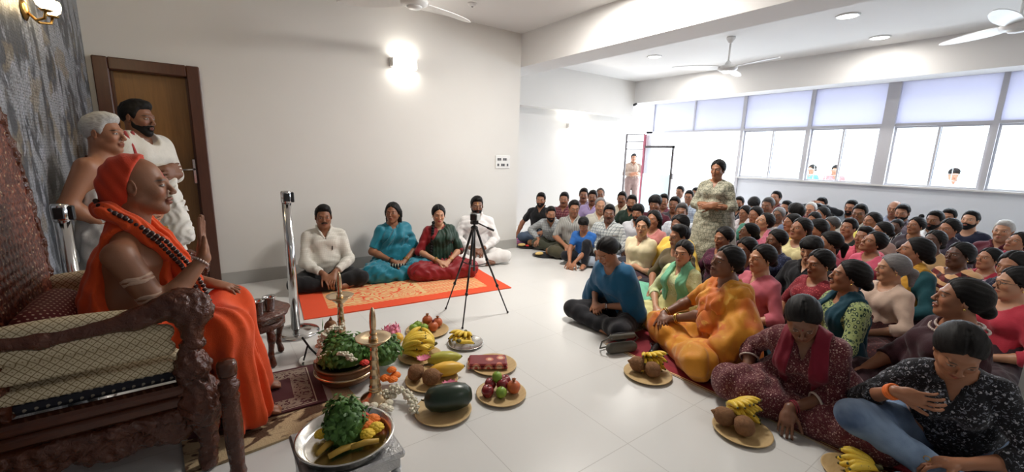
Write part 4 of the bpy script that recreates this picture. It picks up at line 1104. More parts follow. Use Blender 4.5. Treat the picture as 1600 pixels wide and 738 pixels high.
# ---------------------------------------------------------------- food and offerings
def plate(x, y, label, r=.155, mat=PLATE, z=.0, cat='plate', h=.014):
    t = MB().lathe([(0,.002),(r*.72,.002),(r*.80,.004),(r*.97,h),(r,h+.003),(r*1.0,h+.006),(r*.95,h+.005),(r*.78,.008),(0,.007)], 48).build('leaf_plate' if mat is PLATE else 'metal_plate', mat, None, (x, y, z))
    return tag(t, label, cat, 'plates of offerings')
def fruit(kind, x, y, z, label, r=.036, rot=0, group=None):
    mats = dict(apple=APPLE, pomegranate=POM, guava=GUAVA)
    t = empty(kind, (x, y, z), rot); tag(t, label, kind, group)
    if kind == 'apple':
        MB().lathe([(0,.006*r/.036),(.012,.0),(.026*r/.036,.006),(r,.03*r/.036),(r*.98,.045*r/.036),(r*.7,.064*r/.036),(r*.3,.066*r/.036),(0,.058*r/.036)], 24).build('flesh', APPLE, t)
        MB().tube([(0,0,.056*r/.036),(.003,0,.078*r/.036)], .0015, 6).build('stem', STEM, t)
    elif kind == 'pomegranate':
        MB().lathe([(0,0),(.014,.001),(r*.8,.016),(r,.036),(r*.93,.055),(r*.6,.072),(r*.2,.077)], 24, mod=lambda a, zz: 1+.03*math.cos(5*a)).build('rind', POM, t)
        MB().lathe([(.008,.074),(.007,.082),(.012,.094),(.008,.092),(.003,.082)], 12, mod=lambda a, zz: 1+(.3*math.cos(6*a) if zz > .09 else 0)).build('crown', plain('pomegranate_crown', (.30,.10,.03), .7), t)
    else:
        MB().lathe([(0,0),(.014,.001),(r*.85,.016),(r,.034),(r*.85,.052),(r*.45,.064),(0,.066)], 24).build('flesh', GUAVA, t)
        MB().tube([(0,0,.064),(.002,0,.074)], .002, 6).build('stem', STEM, t)
    return t
def coconut(x, y, z, label, r=.055, rot=0, tilt=1.3):
    rr = random.Random(int(x*999)); t = empty('coconut', (x, y, z), rot); tag(t, label, 'coconut', 'brown coconuts')
    R = roty(tilt); M = np.vstack([np.column_stack([R, [0,0,0]]),[0,0,0,1]])
    prof = [(0,-r*1.05),(r*.5,-r*.95),(r*.9,-r*.5),(r,0),(r*.88,r*.55),(r*.55,r*.95),(r*.25,r*1.15)]
    MB().lathe(prof, 24, M=M, mod=lambda a, zz: 1+.05*math.sin(a*3+zz*40)+.02*math.sin(a*11)).build('husk', COCO, t)
    MB().lathe([(r*.30,r*1.05),(r*.20,r*1.25),(r*.06,r*1.45),(0,r*1.5)] if tilt > .5 else [(r*.30,r*1.05),(r*.22,r*1.35),(r*.05,r*1.75),(0,r*1.8)], 14, M=M, mod=lambda a, zz: 1+.2*math.sin(a*5)).build('tuft', COCO, t)
    return t
def bananas(x, y, z, n, label, rot=0, L=.15, r=.017, arc=1.6, rows=2, tip=STEM):
    """a hand of bananas: fruits fan out from the stem in rows, each one an upward-curving arc"""
    t = empty('banana_bunch', (x, y, z), rot); tag(t, label, 'bananas', 'banana bunches'); rr = random.Random(int(x*1000)+n)
    for j in range(rows):
        for i in range(n):
            a = (i-(n-1)/2)/max(n-1,1)*arc+(.12 if j % 2 else 0)+rr.uniform(-.05,.05); bend = .95+.2*rr.random(); e0 = .30+.34*j
            pts = []; rs = []; p = A3(.0,(i-(n-1)/2)*.009,.034+.012*j); LL = L*rr.uniform(.9,1.08)
            for q in range(11):
                u = q/10; pts.append(p.copy()); e_ = e0-bend*u*1.15+.25*u*u
                p = p+rotz(a)@A3(math.cos(e_), 0, math.sin(e_))*LL/10
                rs.append(r*(.42 if q == 0 else (.62 if q == 1 else (.9 if q == 2 else (1.0 if q < 8 else (.9 if q == 8 else (.66 if q == 9 else .34)))))))
            pts = [A3(q_[0], q_[1], max(q_[2], r*.98)) for q_ in pts]
            o = MB().tube(pts, rs, 7, smooth=True).build('banana', BAN, t)
            MB().ball(pts[-1], (.0065,.0065,.0065), 8, 6).build('tip', tip, o)
    MB().tube([(-.022,0,.062),(0,0,.052),(.02,0,.040)], [.010,.015,.013], 8).build('stem', STEM, t)
    return t
def leaves(name, c, R, n, label, seed=1, mat=LEAF, lw=.0125, ll=.032, cat='leaves', h=.6, parent=None):
    r = random.Random(seed); V = []; F = []
    for i in range(n):
        th = r.uniform(0, 2*math.pi); ph = math.acos(r.uniform(0,1)); d = A3(math.sin(ph)*math.cos(th), math.sin(ph)*math.sin(th), math.cos(ph))
        rad = r.uniform(.80,1.05)*(1+.14*math.sin(3*th+seed)+.10*math.sin(5*ph+2*th)); p = d*np.array(R)*rad
        t_ = nrm(np.cross(d, A3(r.uniform(-1,1),r.uniform(-1,1),r.uniform(-1,1)))); t_ = nrm(t_+d*r.uniform(-.2,.7)-A3(0,0,.25)); w = nrm(np.cross(t_, d)+d*r.uniform(-.5,.5))
        l_, w_ = ll*r.uniform(.7,1.25), lw*r.uniform(.7,1.3); k = len(V)
        nn = np.cross(t_, w)
        V += [p, p+t_*l_*.4+w*w_+nn*.003, p+t_*l_, p+t_*l_*.4-w*w_+nn*.003, p+t_*l_*.45-nn*.003]
        F += [(k,k+1,k+4),(k+1,k+2,k+4),(k+2,k+3,k+4),(k+3,k,k+4)]
    core = MB().ball((0,0,0), np.array(R)*.86, 18, 10); kk = len(V)
    V += [np.array(v) if v[2] > -.3*R[2] else np.array([v[0],v[1],-.3*R[2]]) for v in core.v]; F += [tuple(i+kk for i in f) for f in core.f]
    o = MB().raw(V, F, True).build(name, mat, parent, c); tag(o, label, cat); return o
def blossom(x, y, z, r, mat, label, petals=26, name='flower', group=None, seed=0, parent=None):
    rr = random.Random(seed+int(1000*x)); b = MB()
    for k in range(petals):
        ph = math.acos(1-k/petals*1.0); th = k*2.4; d = A3(math.sin(ph)*math.cos(th), math.sin(ph)*math.sin(th), math.cos(ph)*.8)
        b.ball(d*r*.66, (r*.40,r*.40,r*.22), 7, 5, M=None)
    o = b.build(name, mat, parent, (x, y, z))
    if label: tag(o, label, name.replace('_',' '), group)
    return o
def garland(name, pts, mat, label, r=.013, seed=0, dens=1.0, parent=None):
    rr = random.Random(seed); b = MB(); pts = [np.array(p, float) for p in pts]
    for a, c in zip(pts[:-1], pts[1:]):
        n = max(2, int(np.linalg.norm(c-a)/.008*dens))
        for i in range(n):
            p = lerp(a, c, i/n)
            for q in range(4):
                o = A3(rr.uniform(-1,1), rr.uniform(-1,1), rr.uniform(-.6,1))*r; b.ball(p+o*.8, (.0095,.0095,.008), 6, 4)
    o = b.build(name, mat, parent); tag(o, label, 'garland', 'flower strings'); return o

# watermelon
plate(.97,1.925,'oval leaf plate under the dark watermelon',.158)
wm = empty('watermelon', (1.0,1.92,.085), math.radians(-18)); tag(wm, 'large dark green watermelon lying on a leaf plate', 'watermelon')
MB().lathe([(0,-.135),(.035,-.128),(.062,-.10),(.074,-.05),(.076,0),(.074,.05),(.062,.10),(.035,.128),(0,.135)], 40, M=np.vstack([np.column_stack([roty(math.pi/2), [0,0,0]]),[0,0,0,1]])).build('rind', MELON, wm)
MB().tube([(-.135,0,0),(-.150,.004,.006)], .004, 8).build('stem', STEM, wm)
# plate of red apples and guavas
plate(1.335,1.885,'leaf plate of dark apples, green guavas and an orange pomegranate',.15)
for i, (k_, dx, dy, dz, r_, lb) in enumerate([('apple',-.085,.02,.010,.037,'dark red apple at the end of the plate nearest the watermelon'),('apple',-.03,.075,.010,.036,'dark red apple at the back of the plate behind the guavas'),('apple',.02,.02,.020,.036,'dark red apple in the middle of the apple plate'),('apple',.065,.055,.010,.037,'dark red apple beside the orange pomegranate'),
    ('guava',-.025,-.035,.010,.034,'green guava at the front of the apple plate'),('guava',.005,.055,.058,.032,'green guava on top of the apples'),('pomegranate',.065,-.035,.010,.042,'orange pomegranate at the front of the apple plate')]):
    fruit(k_, 1.335+dx, 1.885+dy, dz, lb, r_, i, 'fruit on the apple plate')
# gift cloth packet plate
plate(1.49,2.20,'leaf plate under the folded red patterned cloth',.155)
m = Mat('red_gift_wrap', .25); v = m.coords('Object'); x, y, z = m.xyz(v); d_ = m.voronoi(v, 13, rand=.3)
c = m.mix(d_.lt(.42), (.20,.018,.022), (.55,.16,.10)); c = m.mix(d_.lt(.30), c, (.70,.48,.32)); c = m.mix(d_.lt(.16), c, (.40,.05,.03)); m.color(c); m.bump(m.noise(v, 18, 2), .3, .006)
gp = empty('folded_cloth', (1.455,2.225,.014), math.radians(-32)); tag(gp, 'folded dark red cloth printed with flowers in a plastic wrapper', 'cloth')
MB().box((-.135,-.075,0),(.135,.075,.020),bev=.008).build('fold', m.m, gp); MB().box((-.125,-.07,.020),(.13,.073,.038),bev=.008).build('fold', m.m, gp)
# bananas on steel plate
plate(1.50,2.60,'steel plate with small yellow bananas behind the folded cloth',.135,STEELPLATE)
bananas(1.53,2.665,.012,5,'bunch of small yellow bananas on the far steel plate, stem towards the tripod',-2.6,.12,.015,1.5)
bananas(1.42,2.56,.012,4,'bunch of small bananas lying on the near side of the far steel plate',.5,.11,.015,1.3,1)
# pomegranates and guavas, far plate
plate(1.36,2.97,'leaf plate of green guavas and pomegranates nearest the tripod',.17)
for i, (k_, dx, dy, dz, r_, lb) in enumerate([('guava',-.105,.03,.010,.037,'green guava at the far plate edge nearest the flowers'),('guava',-.055,.065,.010,.036,'green guava at the back of the far fruit plate'),('guava',-.035,-.01,.010,.037,'green guava beside the pomegranates on the far plate'),
    ('pomegranate',.03,.065,.030,.042,'orange pomegranate standing highest on the far plate'),('pomegranate',.035,-.035,.010,.040,'dark red pomegranate at the front of the far plate'),('pomegranate',.10,.02,.010,.041,'orange pomegranate at the outer edge of the far plate')]):
    o = fruit(k_, 1.36+dx, 2.97+dy, dz, lb, r_, i, 'fruit on the far plate')
    if 'dark red' in lb: o.children[0].material_slots[0].link = 'OBJECT'; o.children[0].material_slots[0].material = plain('dark_pomegranate_skin', (.22,.02,.03), .35, var=.3, vs=20)
# big banana heap
plate(1.13,2.60,'leaf plate under the big heap of bananas',.15)
bananas(1.03,2.66,.012,7,'big bunch of ripe spotted bananas beside the green leaves',-.35,.19,.019,1.2,3)
bananas(1.24,2.60,.016,5,'curved yellow banana bunch leaning over the big bunch',2.6,.15,.018,1.5,3)
blossom(1.13,2.60,.125,.03,REDF,'red flowers lying on top of the banana heap',30,'red_flower')
# coconuts and papaya plate
plate(1.06,2.26,'leaf plate of coconuts and yellow papaya',.165)
coconut(.975,2.31,.062,'brown coconut with pointed tuft nearest the green leaves',.050,.4)
coconut(1.03,2.205,.062,'brown coconut at the front of the papaya plate',.052,-.6)
def papaya(x, y, z, rot, mat, label, L=.115, r=.048):
    t = empty('papaya', (x, y, z), rot); tag(t, label, 'papaya', 'papayas')
    MB().lathe([(0,-L),(r*.4,-L*.95),(r*.8,-L*.6),(r,-L*.1),(r*.92,L*.35),(r*.6,L*.75),(r*.2,L)], 28, M=np.vstack([np.column_stack([roty(math.pi/2), [0,0,0]]),[0,0,0,1]]), mod=lambda a, zz: 1+.03*math.cos(5*a)).build('skin', mat, t)
    MB().tube([(L*.97,0,0),(L*1.06,0,.004)], .007, 8).build('stem', STEM, t)
papaya(1.155,2.245,.060,-.25,PAPAYA,'ripe yellow papaya lying beside the coconuts')
papaya(1.22,2.40,.050,-.35,PAPG,'greenish yellow papaya lying behind the ripe one')
for i, (x, y, z, lb) in enumerate([(1.05,2.36,.10,'pink lotus lying between the coconuts and the green papaya'),(1.09,2.075,.045,'pink lotus lying in front of the yellow papaya')]):
    b = MB(); r_ = random.Random(i)
    for k in range(14):
        a = k*2.4; e_ = .3+.08*(k%3); d = A3(math.cos(a)*math.cos(e_), math.sin(a)*math.cos(e_), math.sin(e_)); w = nrm(np.cross(d, A3(0,0,1))); n_ = np.cross(w, d); L = .055-.012*(k > 8)
        V = []; nn = 6
        for q in range(nn+1):
            u = q/nn; wd = .013*math.sin(math.pi*min(1,u*.95+.05)); V += [d*L*u-w*wd+n_*.006*u*u, d*L*u-n_*.004*(1-u), d*L*u+w*wd+n_*.006*u*u]
        F_ = [(q*3+j, q*3+j+1, q*3+j+4, q*3+j+3) for q in range(nn) for j in (0,1)]
        b.raw(V, F_, True)
    tag(b.build('lotus_flower', PINK, None, (x, y, z)), lb, 'flower', 'pink lotus flowers')
# pink bag, orange fruit near the back of the flowers
for i, (x, y, z, lb) in enumerate([(1.0,2.98,.04,'orange yellow mango at the far end of the offerings'),(1.09,2.90,.04,'orange mango partly under the pink flower')]):
    t = empty('mango', (x, y, z), .5+i); tag(t, lb, 'mango', 'mangoes'); MB().ball((0,0,0),(.052,.038,.036),20,12).build('skin', PAPAYA, t); MB().tube([(.050,0,.004),(.060,0,.008)],.003,6).build('stem', STEM, t)
t = leaves('pink_flower', (1.07,2.99,.06), (.065,.06,.05), 60, 'bright pink flower lying over the mangoes at the far end', 9, PINK, .014, .045, 'flower')
# urli vessel with leaves
ur = empty('urli_vessel', (.62,2.55,0)); tag(ur, 'wide dark bronze vessel heaped with green leaves and white flowers', 'vessel')
MB().lathe([(0,.0),(.08,.0),(.10,.012),(.155,.045),(.180,.085),(.176,.115),(.165,.125),(.185,.135),(.185,.145),(.155,.142),(.165,.09),(.14,.055),(0,.035)], 56).build('bowl', BRONZE, ur)
MB().lathe([(.182,.088),(.188,.095),(.182,.102)], 56).build('rim_band', BRASS, ur)
leaves('leaf_heap', (.63,2.60,.155), (.155,.15,.12), 900, 'heap of green leaves filling the dark bronze vessel', 2)
leaves('leaf_heap', (.86,2.60,.10), (.115,.14,.13), 760, 'heap of green leaves on the floor between the vessel and the bananas', 3)
garland('jasmine_string', [(.50,2.70,.20),(.53,2.72,.26),(.60,2.75,.285),(.66,2.75,.28)], JAS, 'white flower string over the top of the leaf heap', .020, 1)
garland('jasmine_string', [(.47,2.62,.14),(.50,2.56,.20),(.56,2.52,.22)], JAS, 'white flower string hanging over the leaf heap towards the mat', .018, 2)
garland('jasmine_string', [(.57,2.46,.235),(.61,2.44,.21),(.64,2.43,.185)], JAS, 'short white flower string lying on the near side of the leaf heap', .018, 3)
blossom(.70,2.44,.145,.03,REDF,'red flower on the rim of the dark bronze vessel',24,'red_flower')
for i, (x, y, z, s) in enumerate([(.80,2.36,.05,.034),(.83,2.32,.05,.032),(.86,2.35,.055,.032),(.845,2.375,.085,.03)]):
    blossom(x, y, z, s, MARI, ['orange marigold nearest the brass lamp stem','orange marigold at the front of the cluster','orange marigold at the outer side of the cluster','orange marigold on top of the cluster'][i], 34, 'marigold', 'orange marigolds', i)
for i in range(6):
    blossom([.66,.70,.62,.74,.78,.72][i], [2.16,2.12,2.19,2.14,2.19,2.08][i], .022, .026, JAS, 'white flower at the foot of the near brass lamp', 26, 'white_flower', 'white flowers around the lamp foot', i)
garland('jasmine_string', [(.74,2.22,.03),(.80,2.20,.06),(.84,2.14,.05),(.85,2.06,.03),(.82,1.98,.02)], JAS, 'thick white flower garland lying on the floor by the near brass lamp', .026, 5, 1.6)
# brass lamps
def oil_lamp(x, y, label, h=.56, s=1.0):
    t = empty('oil_lamp', (x, y, 0)); tag(t, label, 'oil lamp', 'tall brass oil lamps')
    MB().lathe([(0,0),(.085*s,0),(.090*s,.008),(.080*s,.022),(.055*s,.038),(.036*s,.055),(.030*s,.07)], 40).build('foot', BRASS, t)
    k = h-.20; pr = [(.034*s,.060),(.037*s,.068),(.034*s,.076)]
    for i in range(5):
        z0 = .078+(k-.09)*i/5; rr_ = (.031-.0026*i)*s
        pr += [(rr_,z0+.004),(rr_*1.10,z0+.009),(rr_*1.10,z0+.013),(rr_*.97,z0+.018)]
    MB().lathe(pr+[(.019*s,k-.01),(.02*s,k)], 32).build('stem', BRASS, t)
    MB().lathe([(.018*s,k-.035),(.035*s,k-.03),(.055*s,k-.012),(.062*s,k),(.092*s,k+.012),(.098*s,k+.020),(.094*s,k+.022),(.06*s,k+.010),(0,k+.006)], 44, mod=lambda a, z: 1+(.05*max(0,math.cos(5*a))**6 if z > k+.005 else 0)).build('oil_dish', BRASS, t)
    MB().lathe([(.024*s,k+.004),(.026*s,k+.02),(.016*s,k+.028),(.021*s,k+.045),(.021*s,k+.052),(.015*s,k+.06),(.018*s,k+.085),(.019*s,k+.115),(.017*s,k+.150),(.012*s,k+.178),(.006*s,k+.192),(0,k+.197)], 28).build('finial', BRASS, t)
oil_lamp(.70,2.25,'tall brass oil lamp standing nearest, in front of the leaf vessel',.57,1.0)
oil_lamp(.72,3.04,'tall brass oil lamp standing behind the leaf vessel near the orange rug',.58,.95)
# kalasha pot with coconut, incense holder, steel plate
kp = empty('kalasha_pot', (.66,3.10,0)); tag(kp, 'small copper pot holding a coconut beside the far brass lamp', 'pot')
MB().lathe([(0,0),(.035,0),(.05,.012),(.066,.045),(.055,.075),(.036,.09),(.045,.105),(.050,.108),(.034,.10),(0,.09)], 32).build('pot', plain('copper', (.45,.18,.10), .3, 1.0, .2), kp)
coconut(.66,3.10,.155,'upright brown coconut on the small copper pot',.044,0,0.05)
t = leaves('mango_leaf_sprig', (.63,3.12,.115), (.05,.05,.012), 10, 'green leaf sprig sticking out of the copper pot', 5, LEAF, .012, .075, 'leaves')
plate(.53,2.93,'steel plate of ritual things between the table and the vessel',.12,STEELPLATE)
ih = empty('incense_stand', (.49,2.96,.010)); tag(ih, 'black folding stand standing on the steel plate', 'stand')
MB().tube([(-.04,.02,.16),(.0,0,.08),(.05,-.02,.008)], .007, 8).build('long_arm', BLACK, ih); MB().tube([(-.045,-.01,.005),(-.02,.01,.07),(-.01,.01,.10)], .006, 8).build('short_arm', BLACK, ih)
t = empty('conch_shell', (.57,2.96,.045), .6); tag(t, 'pale pink conch shell on the steel plate', 'shell')
MB().lathe([(0,-.06),(.012,-.05),(.022,-.03),(.038,0),(.034,.018),(.024,.03),(.016,.04),(.008,.05),(0,.058)], 24, M=np.vstack([np.column_stack([roty(math.pi/2.2), [0,0,0]]),[0,0,0,1]]), mod=lambda a, z: 1+.18*math.cos(a)+.06*math.sin(4*a)).build('shell', plain('conch', (.66,.42,.34), .4, var=.2), t)
MB().ball((-.01,-.022,.01),(.014,.008,.012),12,8).build('opening', plain('conch_inside', (.30,.07,.05), .5), t)
t = empty('wooden_strip', (.55,2.83,.0), .25); tag(t, 'flat yellow wooden tray in front of the steel plate', 'tray')
MB().box((-.11,-.035,0),(.11,.035,.010),bev=.004).build('board', plain('yellow_wood', (.42,.30,.08), .5, var=.2), t); MB().box((-.11,.030,.010),(.11,.035,.018)).build('edge', plain('yellow_wood', (.42,.30,.08), .5, var=.2), t)
# silver stool with tray in the near foreground
st = empty('silver_stool', (.36,1.55,0)); tag(st, 'square embossed silver stool under the big steel tray', 'stool')
EMB = Mat('embossed_silver', .3, .9); v = EMB.coords('Object'); EMB.color(EMB.mix(EMB.noise(v, 30, 4), (.34,.34,.35), (.62,.62,.62))); EMB.bump(EMB.noise(v, 60, 3, 1.5), .8, .004); EMB = EMB.m
MB().box((-.175,-.175,.272),(.175,.175,.30),bev=.008).build('top', EMB, st); MB().box((-.16,-.16,.225),(.16,.16,.272),bev=.004).build('apron', EMB, st)
for sx in (-1,1):
    for sy in (-1,1): MB().lathe([(.012,0),(.018,.01),(.015,.03),(.013,.10),(.019,.13),(.015,.16),(.02,.225)], 20, c=(sx*.145,sy*.145,0)).build('leg', EMB, st)
tr = empty('steel_tray', (.36,1.54,.301)); tag(tr, 'large round steel tray of leaves and flowers on the silver stool', 'tray')
MB().lathe([(0,.004),(.145,.004),(.160,.010),(.172,.040),(.180,.044),(.180,.048),(.170,.046),(.156,.016),(.14,.009),(0,.009)], 64).build('tray', SILVER, tr)
leaves('leaf_heap', (.365,1.575,.345), (.078,.082,.125), 620, 'upright bunch of green leaves on the big steel tray', 7, LEAF, .010, .026)
for i, (x, y, s, mt, nm, lb) in enumerate([(.445,1.62,.030,REDF,'red_flower','red flower at the back edge of the tray'),(.475,1.58,.032,MARI,'marigold','orange marigold on the tray behind the leaves'),(.47,1.52,.032,YEL,'yellow_flower','yellow flower on the outer side of the tray'),(.43,1.50,.030,YEL,'yellow_flower','yellow flower in front of the orange marigold'),(.285,1.60,.028,YEL,'yellow_flower','yellow flower at the side of the tray nearest the throne'),(.44,1.56,.034,MARI,'marigold','orange marigold beside the leaf bunch')]):
    blossom(x, y, .335, s, mt, lb, 30, nm, 'flowers on the steel tray', i)
for i, (x, y, rz) in enumerate([(.33,1.475,.1),(.41,1.465,-.2),(.29,1.53,.5)]):
    t = empty('banana_leaf_roll', (x, y, .312), rz); tag(t, ['golden rolled leaf at the front of the tray','golden rolled leaf below the yellow flower','golden rolled leaf beside the throne side of the tray'][i], 'leaf roll', 'rolled leaves on the tray')
    MB().tube([(-.05,0,.014),(0,.004,.018),(.05,0,.014)], [.010,.012,.009], 12).build('roll', plain('golden_leaf', (.55,.33,.05), .5, var=.25), t)
# plates along the women's mat
plate(2.28,1.54,'leaf plate with two coconuts and bananas in front of the orange sari',.155)
coconut(2.255,1.60,.064,'brown coconut on the far side of the plate by the orange sari',.052,2.5)
coconut(2.275,1.50,.062,'brown coconut at the front of the plate by the orange sari',.050,1.2)
bananas(2.37,1.62,.014,5,'yellow banana bunch on the plate by the orange sari',-2.0,.14,.016,1.1,3)
plate(2.20,.885,'leaf plate with two coconuts and bananas in front of the red scarf woman',.145)
coconut(2.165,.965,.064,'brown coconut on the plate by the red scarf, nearer the bananas',.050,2.2)
coconut(2.17,.865,.062,'brown coconut at the front of the plate by the red scarf',.050,.8)
bananas(2.285,1.0,.014,6,'yellow banana bunch on the plate by the red scarf',-1.75,.15,.016,1.0,3)
plate(2.32,.43,'leaf plate cut by the bottom edge beside the blue jeans',.13)
bananas(2.36,.37,.014,5,'yellow banana bunch beside the blue jeans',2.0,.14,.017,1.1,2)
plate(3.13,.09,'leaf plate with a wrapped bundle beside the white pillar',.15)
t = sdf_obj('wrapped_bundle', [el((0,0,.05),(.085,.07,.05),k=.03), el((.04,.03,.075),(.05,.045,.035),k=.03)], plain('grey_plastic_bag', (.33,.33,.29), .35, var=.3, vs=14, bump=.8), None, .009, fn=lambda X, Y, Z: .003*np.sin(X*120+Y*60)*np.sin(Z*110+X*50), loc=(3.14,.09,.012)); tag(t, 'crumpled grey wrapped bundle on the plate by the white pillar', 'bundle')
for x, y, lb, rz in ((4.03,5.10,'dark round plate with food by the black shirt man, near the wall corner',0),(3.89,4.50,'dark round plate with a coconut beside the child',1)):
    plate(x, y, lb, .17, plain('black_plate', (.03,.03,.035), .3))
    coconut(x+.06, y-.03, .065, 'brown coconut on the dark plate '+('by the child' if rz else 'by the wall corner'), .052, rz)
    t = sdf_obj('bread_lump', [el((0,0,.025),(.07,.05,.025))], plain('golden_food', (.72,.50,.18), .6, var=.3, vs=30), None, .01, loc=(x-.07,y+.03,.010)); tag(t, 'golden sweets on the dark plate '+('by the child' if rz else 'by the wall corner'), 'food')
blossom(4.00,5.04,.03,.03,REDF,'red flower on the dark plate by the wall corner',24,'red_flower')
# handbags
def handbag(x, y, rz, mat, label, w=.25, h=.15, d=.08, z=.0):
    t = empty('handbag', (x, y, z), rz); tag(t, label, 'handbag')
    sdf_obj('bag_body', [rc((-w/2+d/2,0,d/2),(w/2-d/2,0,d/2),d/2,k=.02), rc((-w/2+d/2,0,h-.02),(w/2-d/2,0,h-.02),.022,k=.04)], mat, t, .006, k=.05)
    MB().tube([(-w/2+.03,0,h),(0,0,h+.004),(w/2-.03,0,h)], .005, 8).build('zip', BLACK, t)
    MB().tube([(-w/2+.02,0,h-.02),(-w/2-.03,.02,h*.6),(-w/2-.02,.06,.02),(0,.10,.012),(w/2,.08,.012),(w/2+.02,.02,h*.6),(w/2-.02,0,h-.02)], .006, 8).build('strap', mat, t)
handbag(2.40,1.86,-.35,plain('grey_leather', (.085,.080,.065), .5, var=.15, bump=.1),'grey leather handbag on the floor between the blue top and the orange sari')
sh = empty('sandal', (2.60,1.72,.008), .4); tag(sh, 'dark bundle lying behind the grey handbag', 'purse'); sdf_obj('purse_body', [rc((-.07,0,.02),(.07,0,.02),.024,k=.03)], BLACK, sh, .006); MB().tube([(-.07,0,.04),(0,.03,.06),(.07,0,.04)],.004,6).build('strap', BLACK, sh)
# ---------------------------------------------------------------- building one person
HB = hair_mat('black_hair', (.0055,.0045,.0045), .58); HG = hair_mat('grey_hair', (.20,.19,.19), .5); HW = hair_mat('white_hair', (.50,.49,.47), .55); HM = hair_mat('greying_hair', (.07,.065,.065), .45)
HAIRS = dict(b=HB, g=HG, w=HW, m=HM)
GOLD = plain('gold', (.75,.50,.15), .25, 1.0, .1)
_gl = None
def ik(sh, w, l1, l2, hint):
    d = w-sh; D = np.linalg.norm(d); D2 = min(D, (l1+l2)*.995); u = d/D
    a = (l1*l1-l2*l2+D2*D2)/(2*D2); h = math.sqrt(max(l1*l1-a*a, 0)); hn = np.asarray(hint, float); hn = nrm(hn-(hn@u)*u)
    return sh+u*a+hn*h
_fab = {}
def fab(spec):
    """(kind, c1, c2, c3) with colours as 0-255 triples"""
    if spec not in _fab:
        k = spec[0]; cs = [srgb(*c) for c in spec[1:4]]
        _fab[spec] = fabric(k+'_cloth', k, *cs, sc=spec[4] if len(spec) > 4 else 1.0)
    return _fab[spec]
def make_person(x, y, az, label, fem=False, s=1.0, pose='cross', fat=1.0, lean=(0,0), head=(0,0,0), hair='short', hc='b', tone='mid', skin_kw=None,
                top=('plain',(200,200,200)), sleeve_t=1.85, neckline='v', bottom=('plain',(45,45,55)), bstyle='trousers', drape=None, dmat=None, face=(), curl=(.6,.6),
                J0=None, hands_w=None, res=(.011,.0055), seed=0, group=None, z=0.0, extra=None, hairobj=True, tunic=0, el_hint=None, fold=.005, spread=.1):
    """az: the way the body faces, degrees in the room; hands_w: {'L': (x,y,z), 'R': ...} wrists in room coordinates"""
    J = skeleton(pose, fem, lean, head, **(J0 or {}))
    if hands_w:
        Rz = rotz(-az*D2R)
        for k, p in hands_w.items(): J['wr'+k] = Rz@(A3(*p)-A3(x, y, z))/s
    for k in 'LR':
        if (J0 and 'wr'+k in J0 and 'el'+k not in J0) or (hands_w and k in hands_w):
            hint = (el_hint or {}).get(k, (-.5, 1 if k == 'L' else -1, -.6))
            L1, L2 = (.26,.235) if fem else (.28,.255)
            D = np.linalg.norm(J['wr'+k]-J['sh'+k])
            if D > (L1+L2)*.99: J['wr'+k] = J['sh'+k]+(J['wr'+k]-J['sh'+k])/D*(L1+L2)*.985
            J['el'+k] = ik(J['sh'+k], J['wr'+k], L1, L2, hint)
    G = body_prims(J, fem, fat, curl, spread)
    kw = dict(skin_kw or {})
    body = link('person', build_body('body', J, G, *res), skin(tone, **kw), None, (x, y, z), az*D2R); body.scale = (s, s, s)
    tag(body, label, 'person', group)
    if hairobj and hair: head_child(body, J, hair, HAIRS[hc])
    for f in face:
        if f in ('moustache','beard'): head_child(body, J, f, HAIRS[hc if f == 'beard' or hc != 'm' else 'b'], f)
        elif f == 'glasses':
            global _gl
            if _gl is None: _gl = glasses_mesh()
            o = link('glasses', _gl, BLACK, body); o.matrix_local = head_matrix(J)
        elif f == 'earrings':
            b = MB()
            for q in (-1,1): b.ball((-.006,q*.080,-.040),(.006,.005,.007),8,6)
            o = b.build('earrings', GOLD, body); o.matrix_local = head_matrix(J)
    cr = res[0]*.85
    up = nrm(J['neck']-J['pelvis'])
    ts = G['torso']+G['shoulder']+G['bust']
    if top:
        pr = ts+(sleeve(J, G, 'L', sleeve_t)+sleeve(J, G, 'R', sleeve_t) if sleeve_t > 0 else [])
        if tunic: pr = pr+[rc(J['pelvis'], J['pelvis']-A3(0,0,tunic), .150, .19, s=.78, L=A3(0,1,0), k=.05)]
        cuts = [neck_cut(J, .10 if neckline == 'v' else .07, .045 if neckline == 'v' else .07, neckline == 'round')] if neckline else []
        tm = fab(top) if isinstance(top, tuple) else top
        link('shirt' if not fem else ('blouse' if drape == 'saree' else 'tunic'), cloth('top', pr, .010 if not fem else .009, .03, cr, cuts, fold=min(fold*1.15, .0058), wl=.085, seed=seed), tm, body)
        if neckline == 'v' and not fem:
            c = J['neck']; lat = nrm(J['shL']-J['shR']); fw = np.cross(lat, up); fl = []
            for q in (-1,1):
                pts = [c+fw*(.105*(.7+.3*fat))+lat*q*.012-up*.085, c+fw*.090+lat*q*.040-up*.035, c+fw*.045+lat*q*.068+up*.012, c-fw*.02+lat*q*.066+up*.030, c-fw*.070+up*.040]
                fl.append([rc(a, b_, .011, .012, k=.004) for a, b_ in zip(pts[:-1], pts[1:])])
            cm = cloth('c', fl[0]+fl[1], .0, .006, .006, [], fold=0)
            link('collar', cm, tm, body)
            b_ = MB(); p0, p1 = c+fw*(.115*(.7+.3*fat))-up*.09, J['waist']+fw*(.112*fat)
            if res[0] < .012:
                for q in range(6): b_.ball(lerp(p0, p1, .06+q*.17)+fw*.004, (.0045,.0045,.0045), 7, 5)
                b_.build('buttons', RM['white'], body)
